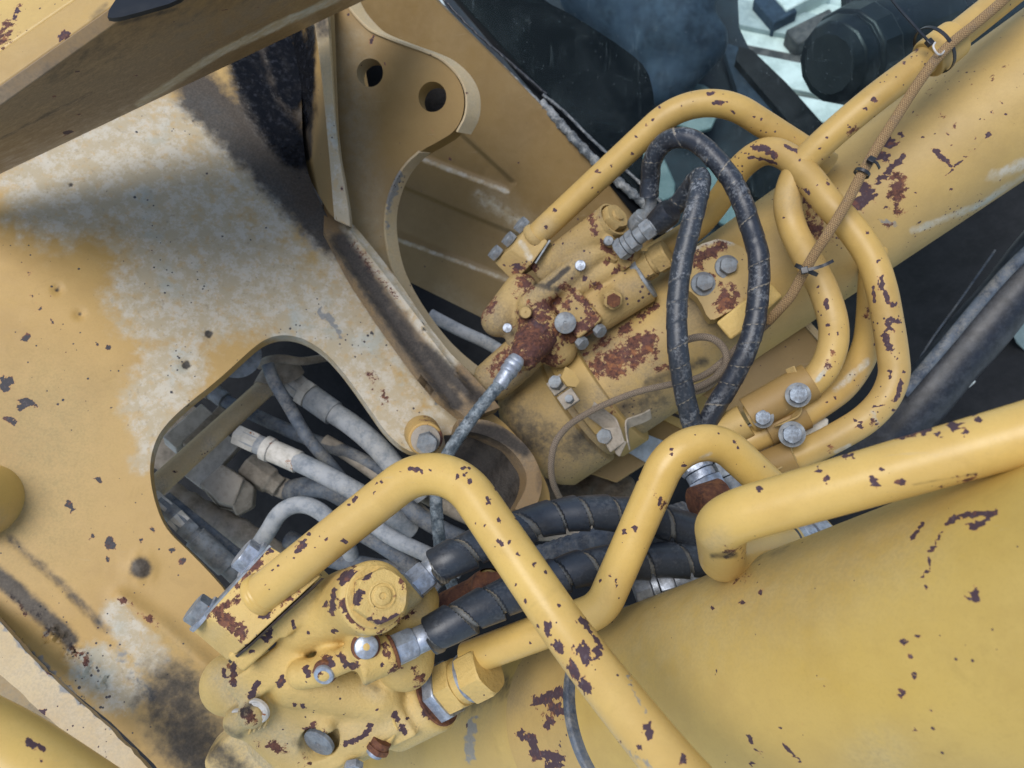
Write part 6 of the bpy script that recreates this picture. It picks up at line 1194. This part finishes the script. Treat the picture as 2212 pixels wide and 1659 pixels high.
pt = PLUG + AX1 * .0002 + AXP * .0203; v, f = lathe(pt - AXP * .001, pt + AXP * .004, [(0, .0128), (.0018, .0126), (.0022, .0112), (.0012, .0104), (.0016, .0086), (.0026, .0082), (.0030, .0076), (.0030, .0032), (.0018, .0028)], 48); make('plug_boss', v, f, M['cast'], va, wear={'rust': [(12, .45, mz((1390, 470)))]})
# zinc caps
def cap(c, axx, r, mat, parent, seat=True, dimple=True):
    if seat: v, f = lathe(c - axx * .006, c, [(0, r * 1.25), (.004, r * 1.2), (.0055, r * 1.02)], 36); make('cap_seat', v, f, M['rusty'], parent)
    v, f = lathe(c - axx * .002, c + axx * .01, [(0, r), (.004, r), (.0052, r * .90)] + ([(.0052, r * .18), (.0038, r * .14)] if dimple else [(.0054, r * .1)]), 40); make('cap', v, f, M[mat], parent, smooth=50)
cap(S1[0], S1[1], .0112, 'zinc', va); cap(S2[0], S2[1], .0100, 'zinc', va)
cap(PZ(872, 1420, .800) + unit(V(-.35, -.45, .82)) * .004, unit(V(-.35, -.45, .82)), .0172, 'dull', va, seat=False)
for (x, y, d, r) in [(432, 1243, .768, .0115), (312, 1303, .779, .0105), (520, 1562, .825, .0125)]:
    a = unit(V(-.25, -.2, .94)); c = PZ(x, y, d); v, f = lathe(c - a * .004, c + a * .004, [(0, r * 1.15), (.003, r * 1.12), (.0042, r), (.0036, r * .9), (.0045, r * .62), (.0015, r * .5), (.001, r * .2)], 32); make('socket_plug', v, f, M['white_dust'], va, wear={'rust': [(20, .55, mz((x + 20, y + 10)))]})
# hose nuts
def stack(a, axx, segs, parent):
    for (nm, t0, t1, r, hx, mt) in segs:
        if hx: v, f = hexprism(a + axx * t0, axx, r, t1 - t0, hx)
        else: v, f = lathe(a + axx * t0, a + axx * t1, [(0, r * .95), (.0008, r), (t1 - t0 - .0008, r), (t1 - t0, r * .95)], 40)
        make(nm, v, f, M[mt], parent)
stack(PZ(1490, 392, .768), HXA, [('nut_seat', -.002, .002, .0155, 0, 'dull'), ('hose_nut', .001, .020, .0158, .25, 'zinc'), ('ferrule', .020, .046, .0130, 0, 'zinc')], va)
stack(PZ(1345, 838, .738), HXB, [('nut_seat', -.002, .003, .0172, 0, 'rusty'), ('hose_nut', .002, .024, .0160, .1, 'zinc'), ('ferrule', .024, .050, .0132, 0, 'zinc')], va)
stack(BIG, AX2, [('seal_washer', -.002, .003, .0352, 0, 'rusty'), ('coupling_ring', .002, .016, .0335, .2, 'zinc'), ('coupling_nut', .016, .036, .0300, .15, 'cast'), ('coupling_neck', .034, .045, .0250, 0, 'cast'), ('coupling_neck', .044, .049, .0268, 0, 'zinc'), ('coupling_nut', .048, .074, .0300, .4, 'cast')], va)
# drain block with nipple
v, f = loft([PZ(1222, 1290, .80), PZ(1360, 1278, .80), PZ(1395, 1360, .80), PZ(1325, 1490, .805), PZ(1190, 1400, .805)], [PZ(1222, 1290, .83), PZ(1370, 1290, .83), PZ(1405, 1370, .83), PZ(1330, 1480, .83), PZ(1200, 1400, .83)]); make('test_block', v, f, M['cast'], va, bevel=.002, wear={'rust': [(14, .9, *zz((1340, 1350), (1370, 1420)))]})
na = unit(PZ(1235, 1510, .80) - PZ(1290, 1420, .80)); stack(PZ(1285, 1425, .803), na, [('nipple', .0, .008, .011, 0, 'rusty'), ('nipple', .007, .013, .0135, .3, 'rusty'), ('nipple', .012, .018, .0095, 0, 'zinc')], va)
v, f = loft([PZ(910, 1545, .81), PZ(1195, 1380, .81), PZ(1210, 1520, .805), PZ(1000, 1625, .805)], [PZ(910, 1545, .86), PZ(1195, 1380, .86), PZ(1210, 1520, .86), PZ(1000, 1625, .86)]); make('base_flange', v, f, M['cast'], va, bevel=.0025, wear={'chip': [(5.4, 1, *zz((1040, 1455), (1160, 1400)))]})
v, f = hexprism(PZ(1090, 1592, .80), unit(V(.1, -.55, .8)), .0105, .008); make('flange_bolt', v, f, M['zinc'], va)
for i in range(4):   # raised casting mark, too worn to read
    c = PZ(400 + 34 * i, 1352 - 14 * i, .781); v, f = box(c, unit(V(.3, .8, 0)), unit(V(.8, -.3, 0)), V(0, 0, 1), .0052, .0012, .004); make('cast_mark', v, f, M['cast'], va, bevel=.0008, wear={'dust': [(30, .9, mz((450, 1340)))]})
rk = thing('rocker_arm', 'rusty brown arm with yellow boss behind the lower silver nut', 'lever', PZ(1800, 480, .84))
def fr_(p): return smin(sd_caps(p, PZ(1640, 560, .86), PZ(2000, 380, .85), .016, .015), sd_cyl(p, PZ(1980, 400, .86), PZ(2010, 385, .82), .019, .003), .006)
v, f = sdf_mesh(fr_, PZ(1500, 700, .86) + V(0, 0, -.03), PZ(2150, 250, .86) + V(0, 0, .06), .003); make('arm', v, f, M['rusty'], rk, smooth=180)
v, f = lathe(PZ(2000, 388, .835), PZ(2020, 370, .80), [(0, .0175), (.004, .0165), (.005, .008)], 30); make('boss', v, f, M['cast'], rk, wear={'rust': [(12, .5, mz((1960, 420)))]})

# ================================================================== far valve, on the far cylinder
vb = thing('rear_valve', 'smaller far cast valve block, heavily rusted, with a rusty knob feeding the armoured hose', 'hydraulic valve', PY(900, 800, 1.15))
AX3 = unit(V(.55, .42, .72)); PL2 = PY(1375, 285, 1.105); AX4b = unit(P(1450, 527, 1.14) - P(1396, 560, 1.16)); CB = PY(1640, 730, 1.13)
F1_ = unit(PY(1350, 450, 1.12) - PY(650, 1000, 1.14)); N1 = unit(np.cross(V(0, 0, 1), F1_))
def fw(p):
    d = sd_cyl(p, PY(760, 740, 1.175), PL2, .0262, .004, .0262)
    d = smin(d, sd_caps(p, PY(1330, 500, 1.12), PY(640, 1030, 1.13), .017, .017), .006)
    d = smin(d, sd_caps(p, PY(1400, 700, 1.13), PY(1000, 900, 1.14), .020, .018), .008)
    d = smin(d, sd_cyl(p, P(1285, 674, 1.155), P(1392, 606, 1.13), .0335, .004), .006)
    d = smin(d, sd_caps(p, PY(900, 960, 1.155), PY(1300, 880, 1.155), .022, .024), .008)
    d = smin(d, sd_caps(p, PY(560, 900, 1.16), PY(350, 1180, 1.16), .026, .026), .010)
    d = smin(d, sd_box(p, PY(700, 560, 1.165), unit(V(.72, .69, 0)), unit(V(.69, -.72, -.1)), V(0, 0, 1), (.022, .016, .02), .004), .008)
    d = smin(d, sd_caps(p, PY(700, 1180, 1.14), PY(800, 1300, 1.14), .030, .030), .012)
    d = smin(d, sd_box(p, PY(1090, 1130, 1.135), unit(V(.62, -.78, 0)), unit(V(.78, .62, .1)), V(0, 0, 1), (.029, .023, .022), .003), .004)
    d = smin(d, sd_caps(p, PY(1350, 950, 1.14), PY(1400, 980, 1.115), .018, .0165), .006)
    d = smin(d, sd_caps(p, PY(605, 1112, 1.13), PY(605, 1112, 1.108), .0105, .0100), .004)
    d = smin(d, sd_caps(p, PY(1365, 450, 1.12), PY(1365, 450, 1.095), .0100, .0090), .004)
    d = smin(d, sd_caps(p, PY(1400, 520, 1.12), PY(1560, 560, 1.12), .020, .018), .008)
    d = smin(d, sd_caps(p, PY(560, 1380, 1.16), PY(900, 1440, 1.16), .022, .030), .014)
    return d
v, f = sdf_mesh(fw, PY(80, 1700, 1.16) + V(-.01, -.01, -.04), PY(1900, 60, 1.13) + V(.01, .01, .09), .0028)
def yy(*pts): return [my(p) for p in pts]
ww = {'rust': [(26, 1.0, *yy((620, 1180), (760, 1300), (700, 1480), (820, 1560))), (14, .8, *yy((980, 1040), (860, 1000))), (12, .7, *yy((1450, 540), (1560, 620))), (12, .7, *yy((760, 1520), (560, 1560))), (16, 1.0, *yy((560, 1200), (700, 1250), (820, 1330))), (24, 1.0, *yy((600, 1400), (800, 1400))), (20, .9, *yy((600, 760), (580, 900))), (12, .8, *yy((680, 680), (640, 740))), (11, .9, *yy((950, 880), (1040, 920), (1180, 1060), (1200, 1150))), (14, .9, *yy((950, 1340), (1230, 1180))), (9, .8, *yy((1210, 220), (1240, 380))), (9, .8, *yy((1320, 460), (1400, 600), (1360, 640))), (9, .8, *yy((1480, 680), (1430, 720))), (10, .8, *yy((1290, 880), (1220, 850))), (12, .8, *yy((640, 1020), (860, 1060), (900, 1180))), (10, .6, *yy((1700, 620), (1780, 740))), (14, .6, *yy((220, 1150), (300, 1000)))],
      'chip': [(4, 1, *yy((1140, 800), (1160, 790))), (4, 1, *yy((870, 1030))), (3, 1, *yy((860, 525))), (3, 1, *yy((1030, 800))), (4, 1, *yy((1230, 840)))], 'dust': [(70, 1.0, *yy((250, 1100), (400, 1300))), (70, .8, *yy((700, 900), (1100, 700))), (50, .5, *yy((1000, 500), (900, 650))), (30, .6, *yy((1250, 150), (1500, 200))), (34, .6, *yy((1500, 900), (1700, 850)))],
      'grime': [(12, .8, *yy((1000, 700), (820, 850))), (16, .5, *yy((700, 850), (900, 900)))], 'pale': [(9, .7, *yy((560, 1270), (640, 1180), (700, 1200))), (8, .6, *yy((1400, 130), (1240, 160)))]}
make('casting', v, f, M['cast_far'], vb, smooth=180, wear=ww)
# flange block
bmx = bmesh.new(); vv, ff = loft([PY(470, 520, 1.14), PY(640, 300, 1.14), PY(810, 450, 1.13), PY(665, 660, 1.13)], [PY(312, 650, 1.165), PY(520, 410, 1.18), PY(800, 640, 1.18), PY(492, 830, 1.16)]); vs = [bmx.verts.new(q) for q in vv]; [bmx.faces.new([vs[i] for i in q]) for q in ff]
bmesh.ops.recalc_face_normals(bmx, faces=bmx.faces); bmesh.ops.subdivide_edges(bmx, edges=bmx.edges, cuts=16, use_grid_fill=True); bmx.verts.index_update()
make('flange_block', [q.co[:] for q in bmx.verts], [tuple(x.index for x in q.verts) for q in bmx.faces], M['cast_far'], vb, bevel=.0018, smooth=30, wear={'chip': [(3, 1, *yy((405, 670))), (8, 1, *yy((510, 680), (540, 700)))], 'rust': [(9, .8, *yy((520, 760), (560, 700))), (8, .5, *yy((660, 360)))], 'pale': [(12, .6, *yy((560, 460), (640, 600)))]}); bmx.free()
for (x, y, r) in [(330, 565, .0125), (455, 440, .0125), (570, 310, .0135)]:
    c = PY(x + 20, y + 15, 1.16); a = unit(V(-.72, .58, .3)); v, f = hexprism(c, a, r, .011, .4); make('flange_bolt', v, f, M['dull'], vb)
v, f = loft([PY(820, 440, 1.125), PY(835, 450, 1.125), PY(700, 660, 1.125), PY(690, 650, 1.125)], [PY(820, 440, 1.16), PY(835, 450, 1.16), PY(700, 660, 1.16), PY(690, 650, 1.16)]); make('gasket', v, f, M['dull'], vb)
# hooded hex plug
a = AX3; v, f = lathe(PL2 - a * .002, PL2 + a * .012, [(0, .0262), (.012, .0262), (.0125, .0235), (.004, .0225), (.004, .002)], 44); make('plug_collar', v, f, M['cast_far'], vb, wear={'dust': [(30, .6, my((1300, 200)))], 'rust': [(10, .8, *yy((1210, 230), (1230, 350)))]})
v, f = hexprism(PL2 + a * .003, a, .0205, .016, .3); make('hex_plug', v, f, M['cast_far'], vb); pt = PL2 + a * .019; v, f = lathe(pt, pt + a * .004, [(0, .009), (.003, .0085), (.0035, .004)], 28); make('plug_boss', v, f, M['cast_far'], vb)
cap(PY(1108, 678, 1.105), unit(V(0, 0, 1)), .0080, 'zinc', vb, seat=False); cap(PY(438, 1252, 1.125), unit(V(-.1, -.1, 1)), .0072, 'zinc', vb, seat=False); cap(PY(970, 1205, 1.104), unit(V(-.05, -.1, 1)), .0158, 'dull', vb, seat=False)
cap(PY(605, 1112, 1.096), unit(V(0, 0, 1)), .0085, 'cast_far', vb, seat=False); cap(PY(1368, 450, 1.084), unit(V(0, 0, 1)), .0070, 'dull', vb, seat=False)
c = PY(1400, 985, 1.102); a = unit(V(.1, -.3, .9)); v, f = hexprism(c - a * .004, a, .0150, .012, .2); make('side_nut', v, f, M['cast_far'], vb, wear={'rust': [(14, .75, my((1380, 1010)))]})
v, f = hexprism(c + a * .007, a, .0105, .006, .2); make('side_nut', v, f, M['rusty'], vb)
for (x, y) in [(1400, 600), (1490, 665)]:
    v, f = hexprism(PY(x, y, 1.115), unit(V(.3, .3, .9)), .0115, .010, .3); make('cap_nut', v, f, M['cast_far'], vb, wear={'rust': [(10, .7, my((x - 20, y)))]})
v, f = loft([PY(890, 1270, 1.128), PY(1060, 1150, 1.122), PY(1240, 1080, 1.122), PY(1310, 1185, 1.125), PY(1240, 1290, 1.13), PY(1020, 1405, 1.135)], [PY(890, 1270, 1.17), PY(1060, 1150, 1.17), PY(1240, 1080, 1.17), PY(1310, 1185, 1.17), PY(1240, 1290, 1.17), PY(1020, 1405, 1.17)])
make('base_flange', v, f, M['rusty'], vb, bevel=.002)
for (x, y) in [(1270, 1262), (1105, 1375)]:
    v, f = hexprism(PY(x, y, 1.125), unit(V(.5, -.55, .6)), .0100, .010, .3); make('base_bolt', v, f, M['dull'], vb)
# rust crusted knob
kn = PY(640, 1440, 1.10); ka = unit(V(-.25, -.45, .85))
def fk(p):
    d = sd_caps(p, P(1168, 712, 1.135), P(1133, 768, 1.098), .034, .022); return d + .0022 * np.sin(p[..., 0] * 420) * np.sin(p[..., 1] * 650 + 1) * np.sin(p[..., 2] * 500)
v, f = sdf_mesh(fk, kn + V(-.06, -.06, -.09), kn + V(.09, .10, .06), .0025); make('knob', v, f, M['cast_far'], vb, smooth=180, wear={'rust': [(110, 1.0, my((700, 1400)))], 'chip': [(8, 1, *yy((640, 1180), (760, 1240)))], 'pale': [(7, .6, *yy((600, 1260), (700, 1200)))]})
stack(P(1390, 607, 1.13), unit(P(1392, 606, 1.13) - P(1285, 674, 1.155)), [('coupling_ring', -.004, .006, .0300, 0, 'dull')], vb)
stack(CB, AX4b, [('coupling_ring', -.002, .008, .0255, .2, 'dull'), ('coupling_nut', .007, .024, .0225, .2, 'cast_far'), ('coupling_neck', .024, .032, .019, 0, 'cast_far'), ('coupling_nut', .031, .052, .0235, .4, 'cast_far')], vb)
# lower dusty cylinder end beside the knob
lc = thing('spool_housing', 'dust caked round housing below the rusty knob at the bracket edge', 'housing', P(1090, 800, 1.17))
v, f = lathe(P(1048, 838, 1.19), P(1175, 725, 1.16), [(0, .010), (.003, .028), (.010, .033), (.07, .033), (.12, .030)], 48); make('housing', v, f, M['barrel_far'], lc, wear={'dust': [(90, 1.2, (1060, 820), (1130, 780))], 'rust': [(34, .9, (1080, 800), (1120, 765), (1150, 750))], 'grime': [(30, .5, (1040, 850))]})
bk = thing('hidden_line', 'dark grey line passing behind the scooped bracket edge under the ribbed panel', 'pipe', P(1020, 720, 1.3)); hose('tube', [P(930, 680, 1.35), P(990, 712, 1.34), P(1060, 745, 1.34), P(1130, 790, 1.34)], .011, M['grey_rubber'], bk)
